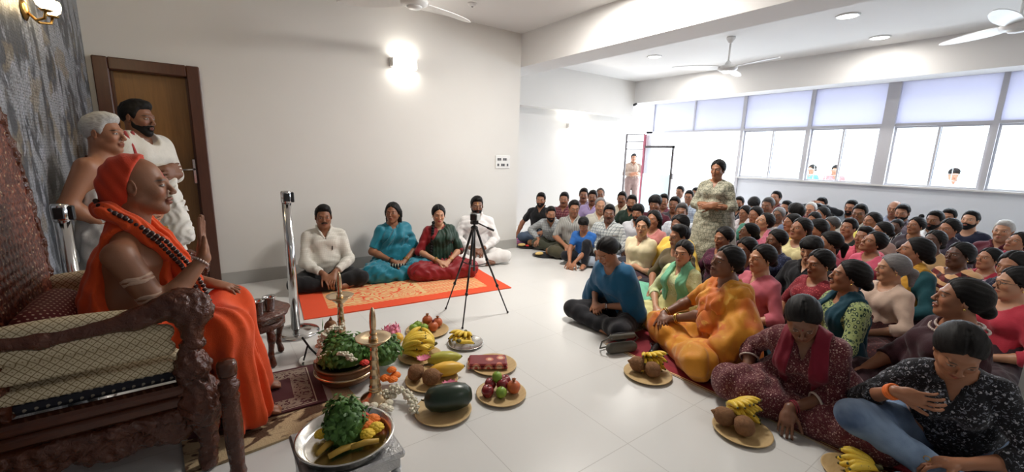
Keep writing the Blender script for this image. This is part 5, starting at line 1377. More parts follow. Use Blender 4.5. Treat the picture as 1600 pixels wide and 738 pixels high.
    if bstyle:
        legs = sum([G[g] for g in ('thighL','thighR','shinL','shinR')], [])+([] if tunic else [G['torso'][0]])
        bm = fab(bottom) if isinstance(bottom, tuple) else bottom
        if bstyle == 'trousers': me = cloth('b', legs, .013, .035, cr*1.1, fold=fold, wl=.09, seed=seed+5)
        elif bstyle == 'shorts': me = cloth('b', G['thighL']+G['thighR']+[G['torso'][0]], .013, .035, cr*1.1, fold=fold, wl=.09, seed=seed+5)
        else: me = cloth('b', [(p, .006) for p in legs], .016, .11, cr*1.2, fold=fold*1.5, wl=.08, seed=seed+5, stretch=(1,1,.5))
        link('trousers' if bstyle in ('trousers','shorts') else 'skirt', me, bm, body)
    dm = fab(dmat) if isinstance(dmat, tuple) else dmat
    if drape == 'saree':
        c = J['neck']; cut1 = half(c+A3(.0,.030,.0), (-.05,-.80,.60))
        pr = ts+[G['uarmL'][0]]+[rc(J['waist'], J['pelvis'], .11, .13, s=.7, L=A3(0,1,0), k=.05)]
        link('saree_drape', cloth('d', pr, .020, .05, cr, [cut1, neck_cut(J, .05, .07, True)], fold=fold*1.3, wl=.05, seed=seed+9, stretch=(.3,1,1.2)), dm, body)
    elif drape == 'dupatta':
        c = J['neck']
        def band(X, Y, Z): return np.maximum(np.abs(np.abs(Y-c[1])-.072-.10*np.clip(c[2]-Z, 0, .4))-.036-.03*np.clip(c[2]-Z, 0, .4), c[2]-.36-Z)
        link('scarf', cloth('d', ts, .020, .05, cr*.8, [band, neck_cut(J, .02, .05, True)], fold=fold, wl=.035, seed=seed+9, stretch=(.2,1,.3)), dm, body)
    elif drape == 'shawl':
        link('scarf', cloth('d', ts+[G['uarmL'][0], G['uarmR'][0]], .022, .06, cr, [neck_cut(J, .10, .075, True), half(c_(J), (0,0,-1))], fold=fold*1.3, wl=.05, seed=seed+9), dm, body)
    if extra: extra(body, J, G)
    return body, J, G
def c_(J): return J['neck']-A3(0,0,.24)
# ---------------------------------------------------------------- the seated crowd: x, y, facing, label, sex, scale, head turn, hair, hair colour, skin, top, face, extras
CROWD = [
 (4.48, 5.32, 216, 'man in a black t-shirt leaning on one arm beside the wall corner','m', 0.995, (4, 0, 0), 'quiff','b','mid', ('plain', (14, 14, 16)), ('beard',), {'sleeve_t': 0.75, 'bottom': ('plain', (70, 85, 105)), 'arms': 'prop'}),
 (4.37, 4.85, 217, 'bearded man in a pale grey checked shirt behind the dark plates','m', 0.93, (26, -5, 0), 'short','b','mid', ('plaid', (185, 188, 190), (120, 125, 130), (150, 160, 160)), ('beard',), {'bottom': ('plain', (60, 62, 48)), 'lean': (0.62, 0)}),
 (4.85, 5.16, 213, 'man in a maroon checked shirt behind the bearded man','m', 1.007, (6, 0, 0), 'short','b','mid', ('plaid', (120, 50, 60), (60, 25, 35), (160, 120, 120)), ('moustache',), {}),
 (4.24, 4.3, 216, 'man with glasses in a grey shirt and olive trousers behind the child','m', 0.982, (22, -4, 0), 'short','b','mid', ('stripes', (165, 165, 160), (120, 118, 115)), ('glasses',), {'sleeve_t': 1.0, 'bottom': ('plain', (72, 68, 50))}),
 (5.63, 5.48, 218, 'man in a mauve checked shirt sitting tall behind the glasses man','m', 1.033, (6, 0, 0), 'short','b','tan', ('plaid', (140, 125, 140), (90, 75, 95), (170, 150, 160)), ('moustache',), {}),
 (5.4, 5.04, 209, 'man in a plain lilac shirt beside the wall','m', 1.039, (9, 0, 0), 'short','b','tan', ('plain', (178, 160, 205)), ('moustache',), {}),
 (6.13, 5.53, 214, 'balding man with dark glasses at the back of the men by the wall','m', 1.019, (8, 0, 0), 'receding','m','tan', ('plain', (190, 185, 180)), ('glasses',), {}),
 (4.74, 4.26, 217, 'balding older man in a cream shirt behind the plaid shirt man','m', 1.007, (14, -3, 0), 'receding','g','fair', ('plain', (200, 196, 184)), (), {}),
 (4.3, 3.7, 204, 'broad man with a moustache in a white and grey plaid shirt','m', 0.982, (17, 0, 0), 'short','b','dark', ('plaid', (205, 208, 205), (95, 105, 110), (150, 160, 165)), ('moustache',), {'sleeve_t': 1.9, 'bottom': ('plain', (165, 175, 190)), 'fat': 1.1}),
 (5.82, 4.75, 201, 'man in a cream shirt with a moustache below the standing guard','m', 1.024, (10, 0, 0), 'short','b','tan', ('plain', (222, 212, 188)), ('moustache',), {}),
 (5.45, 4.25, 201, 'young man in a dark green t-shirt by the doorway','m', 1.028, (12, 0, 0), 'quiff','b','mid', ('plain', (28, 48, 36)), ('beard',), {'sleeve_t': 0.8}),
 (4.79, 3.62, 193, 'young man in a white shirt behind the cream kurta woman','m', 0.966, (9, 0, 0), 'boy','b','mid', ('plain', (215, 215, 220)), ('beard',), {}),
 (3.86, 2.84, 194, 'young woman in a cream kurta with folded arms behind the blue top','f', 0.974, (14, 4, 0), 'bun','b','fair', ('plain', (222, 208, 172)), ('earrings',), {'bottom': ('plain', (40, 36, 42)), 'neckline': 'v','arms': 'fold','bt': 'trousers'}),
 (5.36, 3.76, 197, 'young man with a black fringe in a maroon shirt','m', 1.081, (8, -3, 0), 'fringe','b','tan', ('plain', (78, 22, 38)), (), {}),
 (6.18, 4.18, 204, 'dark-haired man half hidden behind the maroon shirt man','m', 1.024, (10, 0, 0), 'short','b','mid', ('plain', (120, 60, 75)), (), {}),
 (4.42, 3.1, 186, 'woman in dusty pink just behind the cream kurta woman','f', 0.978, (4, 5, 0), 'long','b','mid', ('plain', (190, 120, 115)), (), {}),
 (8.27, 5.21, 190, 'man in a white shirt sitting highest at the back left of the standing woman','m', 1.035, (-2, 0, 0), 'short','b','tan', ('plain', (230, 228, 225)), (), {}),
 (7.32, 4.42, 201, 'man in a light blue checked shirt and glasses left of the standing woman','m', 1.036, (0, 0, 0), 'short','b','mid', ('plaid', (200, 212, 225), (130, 150, 180), (180, 190, 205)), ('glasses',), {}),
 (5.87, 3.77, 196, 'dark man behind the moustached white shirt man','m', 1.031, (1, 0, 0), 'short','b','tan', ('plain', (70, 65, 70)), (), {}),
 (5.16, 3.2, 200, 'moustached man in a white checked shirt left of the standing woman','m', 1.023, (7, 0, 0), 'short','m','tan', ('plaid', (222, 225, 230), (180, 190, 205), (200, 205, 215)), ('moustache',), {'sleeve_t': 1.8}),
 (8.09, 4.74, 193, 'man at the back wall right behind the standing woman','m', 1.045, (-13, 0, 0), 'short','b','tan', ('plain', (190, 190, 200)), (), {}),
 (4.04, 2.51, 178, 'woman in yellow behind the brown shirt person','f', 1.035, (-1, 0, 0), 'bun','b','dark', ('plain', (235, 200, 90)), (), {}),
 (3.63, 2.24, 169, 'short-haired woman in an olive brown top looking left over a green wrap','f', 0.986, (-13, -3, 0), 'short','b','mid', ('plain', (92, 78, 52)), (), {'bottom': ('plain', (120, 190, 160)), 'sleeve_t': 1.1}),
 (3.24, 1.95, 176, 'young woman in a pale yellow-green kurta with hands in her lap','f', 0.915, (14, 0, 0), 'pony','b','fair', ('floral', (208, 214, 160), (180, 190, 130), (225, 228, 190), 1.2), ('earrings',), {'bottom': ('plain', (215, 212, 150)), 'neckline': 'v','drape': 'dupatta','dmat': ('plain', (120, 190, 150))}),
 (7.52, 3.59, 188, 'young man in a dark jacket over white just right of the standing woman','m', 0.979, (3, 0, 0), 'short','b','mid', ('plain', (30, 30, 36)), ('beard',), {}),
 (7.25, 3.22, 188, 'young man with thick black hair bending his head near the back wall','m', 1.023, (6, -30, 0), 'fringe','b','mid', ('plain', (60, 60, 70)), (), {}),
 (6.37, 2.94, 180, 'woman with a white scarf over a dark top below the dark jacket man','f', 0.952, (-10, -4, 0), 'parted','b','mid', ('plain', (200, 185, 190)), (), {'drape': 'dupatta','dmat': ('plain', (225, 215, 218))}),
 (6.92, 2.87, 179, 'older man with short greying hair below the highest back row youth','m', 1.071, (-1, 0, 0), 'short','m','tan', ('plain', (210, 205, 205)), (), {}),
 (8.47, 3.4, 181, 'youth in dark red with raised chin, tallest in the back row by the window wall','m', 1.079, (-4, 12, 0), 'short','b','mid', ('plain', (110, 40, 50)), (), {}),
 (7.35, 2.78, 178, 'slim man with short beard near the back, right of the raised chin youth','m', 1.0, (-12, 5, 0), 'short','b','mid', ('plain', (70, 30, 45)), ('beard',), {}),
 (6.0, 2.63, 180, 'woman in dark and green with a pink-lit face behind the pink scarf woman','f', 1.003, (-6, 0, 0), 'parted','b','mid', ('plain', (70, 130, 110)), (), {}),
 (5.37, 2.24, 174, 'woman in a pink scarf tilting her face up to the left','f', 1.01, (-17, 22, -12), 'parted','b','fair', ('plain', (205, 90, 115)), (), {'drape': 'dupatta','dmat': ('plain', (225, 130, 150))}),
 (6.6, 2.58, 182, 'grey-haired woman with glasses in a grey checked wrap','f', 0.958, (0, 0, 0), 'parted','g','tan', ('plaid', (160, 155, 155), (110, 105, 110), (190, 185, 185)), ('glasses',), {'drape': 'saree','dmat': ('plaid', (165, 160, 160), (120, 112, 118), (200, 195, 195))}),
 (6.29, 2.25, 60, 'dark-haired youth in a blue-grey top turned away towards the back wall','m', 1.066, (0, 0, 0), 'boy','b','mid', ('plain', (110, 125, 155)), (), {}),
 (4.88, 2.18, 161, 'woman in a maroon printed top with a big dark bun in profile','f', 0.908, (-32, 10, 0), 'bun','b','mid', ('dots', (90, 28, 55), (150, 60, 90), (60, 15, 35)), (), {}),
 (3.82, 1.71, 172, 'woman with glasses and a maroon top behind the orange sari woman','f', 0.929, (-8, -5, 0), 'parted','b','tan', ('dots', (85, 25, 60), (140, 60, 90), (60, 15, 35)), ('glasses',), {}),
 (3.46, 1.42, 157, 'young woman in a pink collared shirt with a pearl earring','f', 0.965, (-3, 2, 0), 'bun','b','fair', ('plain', (190, 98, 112)), ('earrings',), {'neckline': 'v','bottom': ('plain', (30, 30, 42)), 'bindi': 1, 'bt': 'trousers'}),
 (4.46, 1.73, 166, 'dark woman in a navy printed kurta behind the pink collared shirt','f', 0.949, (-17, 0, 0), 'parted','b','dark', ('dots', (28, 34, 60), (70, 80, 120), (120, 120, 150)), ('earrings',), {}),
 (5.04, 1.74, 169, 'woman in a pale cream yellow kurta looking up to the left','f', 1.04, (-12, 10, 0), 'bun','b','mid', ('plain', (228, 214, 160)), ('earrings',), {'bindi': 1}),
 (7.71, 2.57, 184, 'white-haired bald man with glasses below the youth with the camera','m', 0.979, (-6, -3, 0), 'receding','w','fair', ('plain', (120, 60, 80)), ('glasses',), {}),
 (8.5, 2.69, 182, 'man in black holding up a long black camera at the back wall','m', 1.021, (-4, 0, 0), 'short','b','mid', ('plain', (26, 30, 36)), (), {'cam': 1}),
 (6.87, 2.23, 169, 'woman bowing her head below the white-haired bald man','f', 0.909, (-1, -8, 0), 'parted','b','mid', ('plain', (110, 95, 105)), (), {}),
 (7.33, 2.29, 164, 'woman in bright pink in front of the man holding a camera','f', 0.961, (-12, 0, 0), 'parted','b','mid', ('plain', (225, 90, 150)), (), {'drape': 'dupatta','dmat': ('plain', (235, 120, 165))}),
 (6.32, 1.86, 166, 'woman in a peach and white sari behind the dark hair beside the cream kurta','f', 0.933, (-19, 0, 0), 'parted','m','mid', ('plain', (235, 160, 120)), (), {'drape': 'saree','dmat': ('tiedye', (238, 170, 130), (240, 215, 205), (235, 120, 110))}),
 (5.51, 1.74, 160, 'woman with loose dark hair right behind the cream yellow kurta','f', 0.983, (-22, -10, 0), 'long','b','mid', ('plain', (60, 35, 55)), (), {}),
 (4.19, 1.34, 166, 'youth with a heavy black fringe and a black jacket','m', 0.967, (12, -10, 0), 'fringe','b','fair', ('plain', (22, 22, 26)), (), {}),
 (4.7, 1.37, 155, 'woman with pulled-back black hair looking left beside the black fringe youth','f', 0.97, (-23, 0, 0), 'pony','b','mid', ('plain', (150, 60, 75)), (), {}),
 (5.96, 1.58, 170, 'short-haired woman in a dark green top with raised chin','f', 0.977, (-5, 12, 0), 'short','b','mid', ('plain', (34, 46, 40)), (), {}),
 (8.31, 2.22, 173, 'bearded man with glasses at the back wall right of the camera man','m', 1.035, (2, 0, 0), 'short','b','mid', ('plain', (120, 130, 140)), ('beard','glasses'), {}),
 (7.24, 1.83, 179, 'man with glasses in a white shirt against the window wall','m', 1.066, (1, 0, 0), 'short','b','tan', ('plain', (215, 215, 212)), ('glasses',), {}),
 (6.81, 1.58, 161, 'woman in light yellow behind the two pink tops','f', 1.008, (-8, 5, 0), 'parted','b','mid', ('plain', (232, 220, 110)), (), {}),
 (5.58, 1.33, 165, 'boy in coral pink with short hair behind the tilted pink woman','m', 0.941, (-11, 5, 0), 'short','b','mid', ('plain', (215, 90, 110)), (), {}),
 (5.13, 1.15, 157, 'woman in coral pink with her head tilted up','f', 0.976, (-9, 20, -15), 'parted','b','mid', ('plain', (214, 92, 118)), (), {}),
 (6.37, 1.37, 155, 'woman with smooth dark hair behind the tilted pink woman','f', 0.934, (-23, 0, 0), 'bun','b','mid', ('plain', (150, 120, 110)), (), {}),
 (8.52, 1.74, 176, 'bald man at the far back right beside the dark-haired youth','m', 1.07, (1, 0, 0), 'ring','g','mid', ('plain', (150, 160, 180)), (), {}),
 (8.09, 1.56, 170, 'youth with thick dark hair in front of the bald man at the back','m', 1.055, (6, -5, 0), 'quiff','b','mid', ('plain', (110, 100, 110)), ('beard',), {}),
 (7.62, 1.5, 167, 'dark-faced boy in a black and white striped t-shirt','m', 0.842, (-5, 0, 0), 'crop','b','deep', ('stripes', (30, 30, 34), (215, 215, 215)), (), {}),
 (7.1, 1.22, 164, 'woman with a topknot looking left near the striped t-shirt boy','f', 0.971, (-9, 8, 0), 'topknot','b','mid', ('plain', (60, 50, 60)), ('earrings',), {}),
 (7.54, 1.13, 165, 'bearded man in a white shirt looking up near the window wall','m', 1.037, (-2, 2, 0), 'short','b','tan', ('plain', (225, 228, 232)), ('beard',), {}),
 (8.39, 1.13, 173, 'man in grey behind the bearded white shirt man','m', 1.016, (-1, 0, 0), 'short','b','mid', ('plain', (60, 60, 66)), (), {}),
 (6.75, 0.88, 158, 'woman with a dark scarf left of the navy t-shirt man','f', 1.03, (-5, 0, 0), 'parted','b','mid', ('plain', (70, 62, 75)), (), {'drape': 'dupatta','dmat': ('plain', (50, 42, 56))}),
 (7.96, 0.87, 171, 'young bearded man in a navy t-shirt by the window wall','m', 1.046, (-5, 10, 0), 'short','b','fair', ('plain', (20, 24, 48)), ('beard',), {'sleeve_t': 0.8, 'neckline': 'round'}),
 (5.86, 0.85, 163, 'dark woman in a beige top behind the teal shawl woman','f', 0.967, (-10, 10, 0), 'bun','b','deep', ('plain', (182, 150, 105)), (), {}),
 (5.11, 0.57, 151, 'dark woman in a maroon and cream striped sari','f', 0.972, (-6, 5, 0), 'bun','b','deep', ('bands', (215, 165, 120), (105, 35, 35), (60, 25, 30)), ('earrings',), {'drape': 'saree','dmat': ('bands', (218, 172, 125), (110, 34, 36), (60, 25, 30)), 'bindi': 1}),
 (4.66, 0.77, 144, 'woman in a teal and mustard shawl seen in profile','f', 1.034, (-27, 12, 0), 'bun','b','mid', ('plain', (22, 74, 82)), (), {'drape': 'dupatta','dmat': ('plain', (205, 150, 50))}),
 (4.1, 0.78, 148, 'grey-haired woman in a pale beige blouse in profile','f', 0.941, (-25, 0, 0), 'pony','g','fair', ('plain', (205, 178, 160)), ('earrings',), {'bottom': ('dots', (60, 25, 28), (120, 60, 55), (30, 15, 15))}),
 (7.13, 0.51, 164, 'white-haired man in a maroon shirt on the right by the window wall','m', 1.028, (5, 5, 0), 'short','w','fair', ('plain', (92, 26, 42)), (), {}),
 (6.63, 0.36, 155, 'woman in a red vest over pale sleeves at the right edge of the photo','f', 0.965, (-7, 18, -10), 'parted','b','mid', ('plain', (150, 35, 60)), (), {'drape': 'dupatta','dmat': ('plain', (160, 36, 62))}),
 (4.74, 0.25, 157, 'woman with a navy shawl over her shoulders at the right edge','f', 1.008, (-4, -2, 0), 'parted','b','mid', ('plain', (150, 120, 130)), (), {'drape': 'dupatta','dmat': ('plain', (26, 28, 54))}),
 (4.2, 0.19, 137, 'woman with thin glasses in a rose red top at the right edge','f', 0.972, (-14, 0, 0), 'bun','b','fair', ('plain', (185, 50, 68)), ('glasses','earrings'), {}),
 (3.38, 0.84, 138, 'woman in a green leaf-printed kurta with teal scarf seen from the side','f', 0.984, (-19, 8, 0), 'bun','b','mid', ('leaf', (158, 172, 112), (36, 62, 48), (196, 204, 150), 0.8), ('earrings',), {'bottom': ('plain', (16, 62, 78)), 'drape': 'dupatta','dmat': ('plain', (14, 62, 78)), 'arms': 'fwd'}),
 (3.75, 1.13, 153, 'woman in a red printed blouse behind the leaf-printed kurta','f', 0.946, (-1, -4, 0), 'bun','b','mid', ('dots', (130, 30, 42), (200, 90, 90), (80, 15, 25)), ('earrings',), {'bindi': 1, 'sleeve_t': 0.9}),
 (3.22, 0.31, 128, 'woman in a dark maroon dress with a beaded collar behind the jeans woman','f', 1.03, (-16, 8, 0), 'bun','b','mid', ('plain', (52, 14, 26)), ('earrings',), {'bottom': ('plain', (44, 12, 22)), 'collar': 1, 'fat': 1.28}),
 (5.56, 0.44, 152, 'woman in a dark red vest between the white-haired man and the striped sari','f', 0.886, (-7, 10, 0), 'parted','b','mid', ('plain', (160, 40, 60)), (), {}),
 (4.1, 2.06, 167, 'woman in dark purple sitting at the feet of the standing woman','f', 0.952, (-1, -4, 0), 'parted','b','mid', ('dots', (70, 22, 48), (140, 60, 90), (60, 15, 35)), (), {}),
 (5.84, 2.12, 164, 'woman in bright yellow half hidden left of the cream yellow kurta','f', 0.973, (-19, 0, 0), 'parted','b','mid', ('plain', (238, 180, 40)), (), {}),
 (5.01, 2.72, 183, 'man sitting directly behind the standing woman','m', 1.051, (-4, 0, 0), 'short','b','mid', ('plain', (90, 90, 100)), (), {}),
]
def near_res(x, y):
    d = math.hypot(x, y)
    return (.011,.006) if d < 4.2 else ((.013,.0075) if d < 6 else (.015,.009))
for i, (x, y, az, label, sx, s, hd, hair, hc, tone, top, face, ex) in enumerate(CROWD):
    fem = sx == 'f'; ex = dict(ex); J0 = {}; kw = {}
    if math.hypot(x, y) > 4.6: J0 = dict(knL=A3(.27,.23,.11), knR=A3(.27,-.23,.11), anL=A3(.20,-.07,.055), anR=A3(.29,.05,.05), toL=A3(.16,-.20,.035), toR=A3(.26,.17,.035))
    if ex.pop('bindi', 0): kw['skin_kw'] = dict(bindi=(.25,.01,.012))
    if not fem and 'beard' not in face: kw['skin_kw'] = dict(stubble=.35)
    arms = ex.pop('arms', None); camx = ex.pop('cam', 0); coll = ex.pop('collar', 0); bt = ex.pop('bt', None)
    if arms == 'fold': J0.update(wrL=A3(.17,-.12,.26), wrR=A3(.19,.13,.25), hdL=A3(.1,-1,0), hdR=A3(.1,1,0), hnL=A3(-1,0,0), hnR=A3(-1,0,0))
    elif arms == 'prop': J0.update(wrR=A3(-.02,-.42,.05), hdR=A3(.3,-.8,-.2), hnR=A3(0,0,-1), wrL=A3(.26,.12,.22))
    elif arms == 'fwd': J0.update(wrL=A3(.30,.14,.22), wrR=A3(.33,-.06,.22))
    elif camx: J0.update(wrL=A3(.24,.08,.70), wrR=A3(.22,-.08,.70), hdL=A3(.6,-.6,.5), hdR=A3(.6,.6,.5), hnL=A3(0,-1,0), hnR=A3(0,1,0))
    elif fem and i % 3 == 0: J0.update(wrL=A3(.20,.10,.21), wrR=A3(.30,-.16,.17), hdR=A3(1,.1,-.2), hnR=A3(0,0,-1))
    elif not fem and i % 3 == 1: J0.update(wrL=A3(.25,.20,.17), wrR=A3(.25,-.20,.17), hdL=A3(1,.1,-.3), hdR=A3(1,-.1,-.3), hnL=A3(0,0,-1), hnR=A3(0,0,-1))
    if 'bottom' not in ex: ex['bottom'] = ('plain', [(45,45,55),(60,40,50),(35,40,60),(80,75,70),(50,30,38)][i % 5])
    def extra(body, J, G):
        if camx:
            cm = empty('video_camera', tuple(np.array(body.location)+rotz(az*D2R)@A3(.30,.0,.70)*s), az*D2R+1.2); tag(cm, 'long black video camera held up by a man at the back wall', 'camera')
            MB().box((-.05,-.05,-.03),(.09,.05,.05),bev=.01).build('camera_body', BLACK, cm); MB().tube([(.08,0,.01),(.22,0,.01)], .028, 12).build('lens', BLACK, cm)
        if coll:
            b = MB(); c = J['neck']
            for q in range(46):
                a = q/46*2*math.pi
                for w_ in (0,1): b.ball(c+A3(.002+math.cos(a)*(.086+.02*w_), math.sin(a)*(.092+.024*w_), .002-.035*max(0,math.cos(a))-.022*w_), (.0075,)*3, 6, 4)
            b.build('beaded_collar', plain('beads', (.60,.50,.45), .4), body)
    make_person(x, y, az, label, fem, s, head=hd, hair=hair, hc=hc, tone=tone, top=top, face=face, J0=J0, bstyle=bt or ('skirt' if fem else 'trousers'), seed=i*7+1, res=near_res(x, y),
                sleeve_t=ex.pop('sleeve_t', 1.3 if fem else 1.85), neckline=ex.pop('neckline', 'round' if fem else 'v'), extra=extra if (camx or coll) else None, curl=(.6,.7), group='people seated on the floor in the crowd', **ex, **kw)
# ---------------------------------------------------------------- the people drawn large
def P_(*c): return ('plain', c)
SILK_O = fabric('orange_cotton', 'plain', srgb(220,78,28), rough=.85)
SILK_H = fabric('deep_orange_cotton', 'plain', srgb(196,58,26), rough=.8)
WHITE_C = fabric('white_cotton', 'plain', srgb(222,220,214), rough=.85)
# --- the orange-robed man on the throne
def swami_extra(b, J, G):
    nk, lat = J['neck'], A3(0,1,0)
    # robe over the left shoulder, the right shoulder left bare
    ts = G['torso']+G['shoulder']+G['bust']
    keep = lambda X, Y, Z: .0-np.maximum(-( (np.sqrt((X-J['shR'][0]-.02)**2+((Y-J['shR'][1]+.00)*1.0)**2+((Z-J['shR'][2]+.08)*.75)**2)-.165)), -9)
    bare = lambda X, Y, Z: .175-np.sqrt((X-J['shR'][0]-.05)**2+(Y-J['shR'][1]+.05)**2+((Z-J['shR'][2]+.06)*.62)**2)
    link('robe', cloth('r', ts+[G['uarmL'][0]]+[rc(J['waist'], J['pelvis'], .14, .17, s=.8, L=lat, k=.05)], .020, .05, .009, [bare, neck_cut(J, .05, .07, True)], fold=.006, wl=.055, seed=3, stretch=(.6,1,.5)), SILK_O, b)
    # thick rolled scarf from the nape down the front
    def pth(w, dx=0): return [A3(-.085,.02,.055)+nk, A3(-.05,-.080,.060)+nk, A3(.02,-.105,.005)+nk, A3(.10,-.085,-.09)+nk, A3(.155,-.06,-.20)+nk, A3(.19,-.045,-.31)+nk, A3(.21,-.03,-.40)+nk]
    pp = pth(0); pl = [A3(p[0], -p[1]+.01, p[2]) if i else p for i, p in enumerate(pp)]
    pr = [rc(a, c, .036, .034, k=.02) for a, c in zip(pp[:-1], pp[1:])]+[rc(a, c, .032, .030, k=.02) for a, c in zip(pl[:-1], pl[1:])]
    F = Field(np.min([prim_box(p, .02)[0] for p in pr], 0), np.max([prim_box(p, .02)[1] for p in pr], 0), .007)
    for p in pr: F.add(p, k=.02)
    F.F += (.0045*np.sin((F.X*.6+F.Y*1.0+F.Z*.25)*190)).astype(np.float32)+.003*np.sin(F.Z*60+F.X*30)
    V, Q = F.mesh('s'); link('scarf', mesh_np('scarf', V, Q), SILK_O, b)
    # robe over the lap and falling to the feet
    kL, kR, aL, aR = J['knL'], J['knR'], J['anL'], J['anR']
    pr = [rc(J['hipL'], kL, .115, .085, k=.08), rc(J['hipR'], kR, .115, .085, k=.08), rc(J['pelvis'], J['pelvis']+A3(.2,0,-.02), .15, .12, k=.1), rc(kL, aL+A3(.02,.01,-.02), .085, .10, k=.10), rc(kR, aR+A3(.02,-.02,-.02), .085, .105, k=.10), rc(lerp(kL,kR,.5)-A3(.02,0,.02), lerp(aL,aR,.5)+A3(-.02,0,0), .08, .11, k=.10)]
    F = Field([-.25,-.36,-.0],[.66,.36,.82], .009)
    for p in pr: F.add(p, k=.08)
    drop = np.clip((.60-F.Z)/.3, 0, 1)
    th = np.arctan2(F.Y, F.X-.30)
    F.F += (.014*drop*np.sin(th*15+2*np.sin(F.Z*5)+F.Y*10)+.008*drop*np.sin(th*27+F.Z*8)+(1-drop)*.008*np.sin(F.X*60+F.Y*34+2.5*np.sin(F.Y*14+F.X*6))).astype(np.float32)
    F.F = np.maximum(F.F, .035-F.Z)
    V, Q = F.mesh('s'); link('robe_skirt', mesh_np('robe_skirt', V, Q), SILK_O, b)
    # cloth tied over the back of the head
    F = Field([-.16,-.12,-.16],[.13,.12,.16], .006)
    F.add(el((-.016,0,.034),(.094,.074,.086)), e=.011); F.add(rc((-.07,0,-.02),(-.075,0,-.10),.062,.058,k=.05))
    F.F += (.0025*np.sin(F.X*120+F.Z*70)).astype(np.float32)
    hl = np.interp(F.ax[2], [-.16,-.08,-.04,0,.05,.13], [-.045,-.03,-.028,-.022,-.005,.03])[None,None,:]
    F.F = np.maximum(F.F, (F.X-hl)+0*F.Y)
    V, Q = F.mesh('s'); o = link('head_cloth', mesh_np('head_cloth', V, Q), SILK_H, b); o.matrix_local = head_matrix(J)
    # two strands of dark beads with silver caps
    bd = MB(); cp = MB()
    for st_, off in ((0,0.0),(1,.028)):
        path = [A3(-.095,-.0,.095)+nk, A3(-.07,-.095,.085)+nk, A3(.01,-.130-off*.3,.035)+nk, A3(.10+off,-.125,-.075)+nk, A3(.165+off,-.10,-.19)+nk, A3(.205+off,-.08,-.30)+nk, A3(.225+off,-.06,-.40)+nk]
        for a, c in zip(path[:-1], path[1:]):
            n = int(np.linalg.norm(c-a)/.019)
            for i in range(n):
                p = lerp(a, c, i/n); bd.ball(p, (.0105,)*3, 8, 6); cp.ball(lerp(a, c, (i+.5)/n), (.0065,)*3, 7, 5)
    o = bd.build('prayer_beads', plain('dark_beads', (.035,.010,.008), .35), b); cp.build('bead_caps', plain('pale_beads', (.62,.50,.45), .3, .4), o)
    # ash lines on the arm
    sh, e_ = J['shR'], J['elR']
    d = nrm(e_-sh)
    for c0 in (.40,.46,.72,.79,.86):
        c = lerp(sh, e_, c0); u = G['uarmR'][0]
        F = Field(c-.11, c+.11, .0045); F.add(dict(u, k=.002), e=.0022)
        w = ((F.X-c[0])*d[0]+(F.Y-c[1])*d[1]+(F.Z-c[2])*d[2])
        F.F = np.maximum(F.F, np.abs(w+.010*np.sin(F.X*22+F.Z*9))-.0075-.003*np.sin(F.Z*120+F.X*60)).astype(np.float32)
        F.F = np.maximum(F.F, (F.Y-c[1]-.012)).astype(np.float32)
        V, Q = F.mesh('s')
        if len(V): link('ash_mark', mesh_np('ash_mark', V, Q), ASH, b)
    bd = MB()
    for q in range(16):
        a = q/16*2*math.pi; w0 = lerp(J['elR'], J['wrR'], .93); dd = nrm(J['wrR']-J['elR']); u_ = nrm(np.cross(dd, A3(0,1,0.1))); v_ = np.cross(dd, u_)
        bd.ball(w0+(u_*math.cos(a)+v_*math.sin(a))*.029, (.006,)*3, 7, 5)
    bd.build('wrist_beads', plain('pale_beads', (.62,.50,.45), .3, .4), b)
ASH = plain('pale_ash', (.50,.33,.24), .9, var=.25, vs=60)
SX, SY, SS = -.335, 2.50, 1.03
make_person(SX, SY, -2, 'person in an orange robe and dark bead strands raising an open hand on the throne', False, SS, 'chair', 1.24, lean=(.05,0), head=(-6,2,0), hair=None, tone='tan', z=-.01,
    skin_kw=dict(brow=(.10,.08,.07), mark=(.45,.03,.03), stubble=.3), top=None, bstyle=None, extra=swami_extra, res=(.009,.0045), curl=(.5,.04), spread=.05,
    J0=dict(pelvis=A3(0,0,.56), waist=A3(.02,0,.73), chest=A3(.05,0,.90), neck=A3(.055,0,1.06), headc=A3(.105,0,1.215), shL=A3(.03,.20,.965), shR=A3(.04,-.205,.955), hipL=A3(0,.10,.55), hipR=A3(0,-.10,.55),
            hs=1.06, knL=A3(.385,.16,.56), knR=A3(.36,-.14,.54), anL=A3(.41,.15,.12), anR=A3(.38,-.10,.12), toL=A3(.555,.17,.055), toR=A3(.53,-.10,.055),
            elR=A3(.15,-.25,.725), wrR=A3(.305,-.16,.905), hdR=A3(.03,-.02,1), hnR=A3(.95,-.2,.05), elL=A3(.10,.30,.76), wrL=A3(.30,.18,.70), hdL=A3(.9,-.35,-.25), hnL=A3(0,0,-1)))

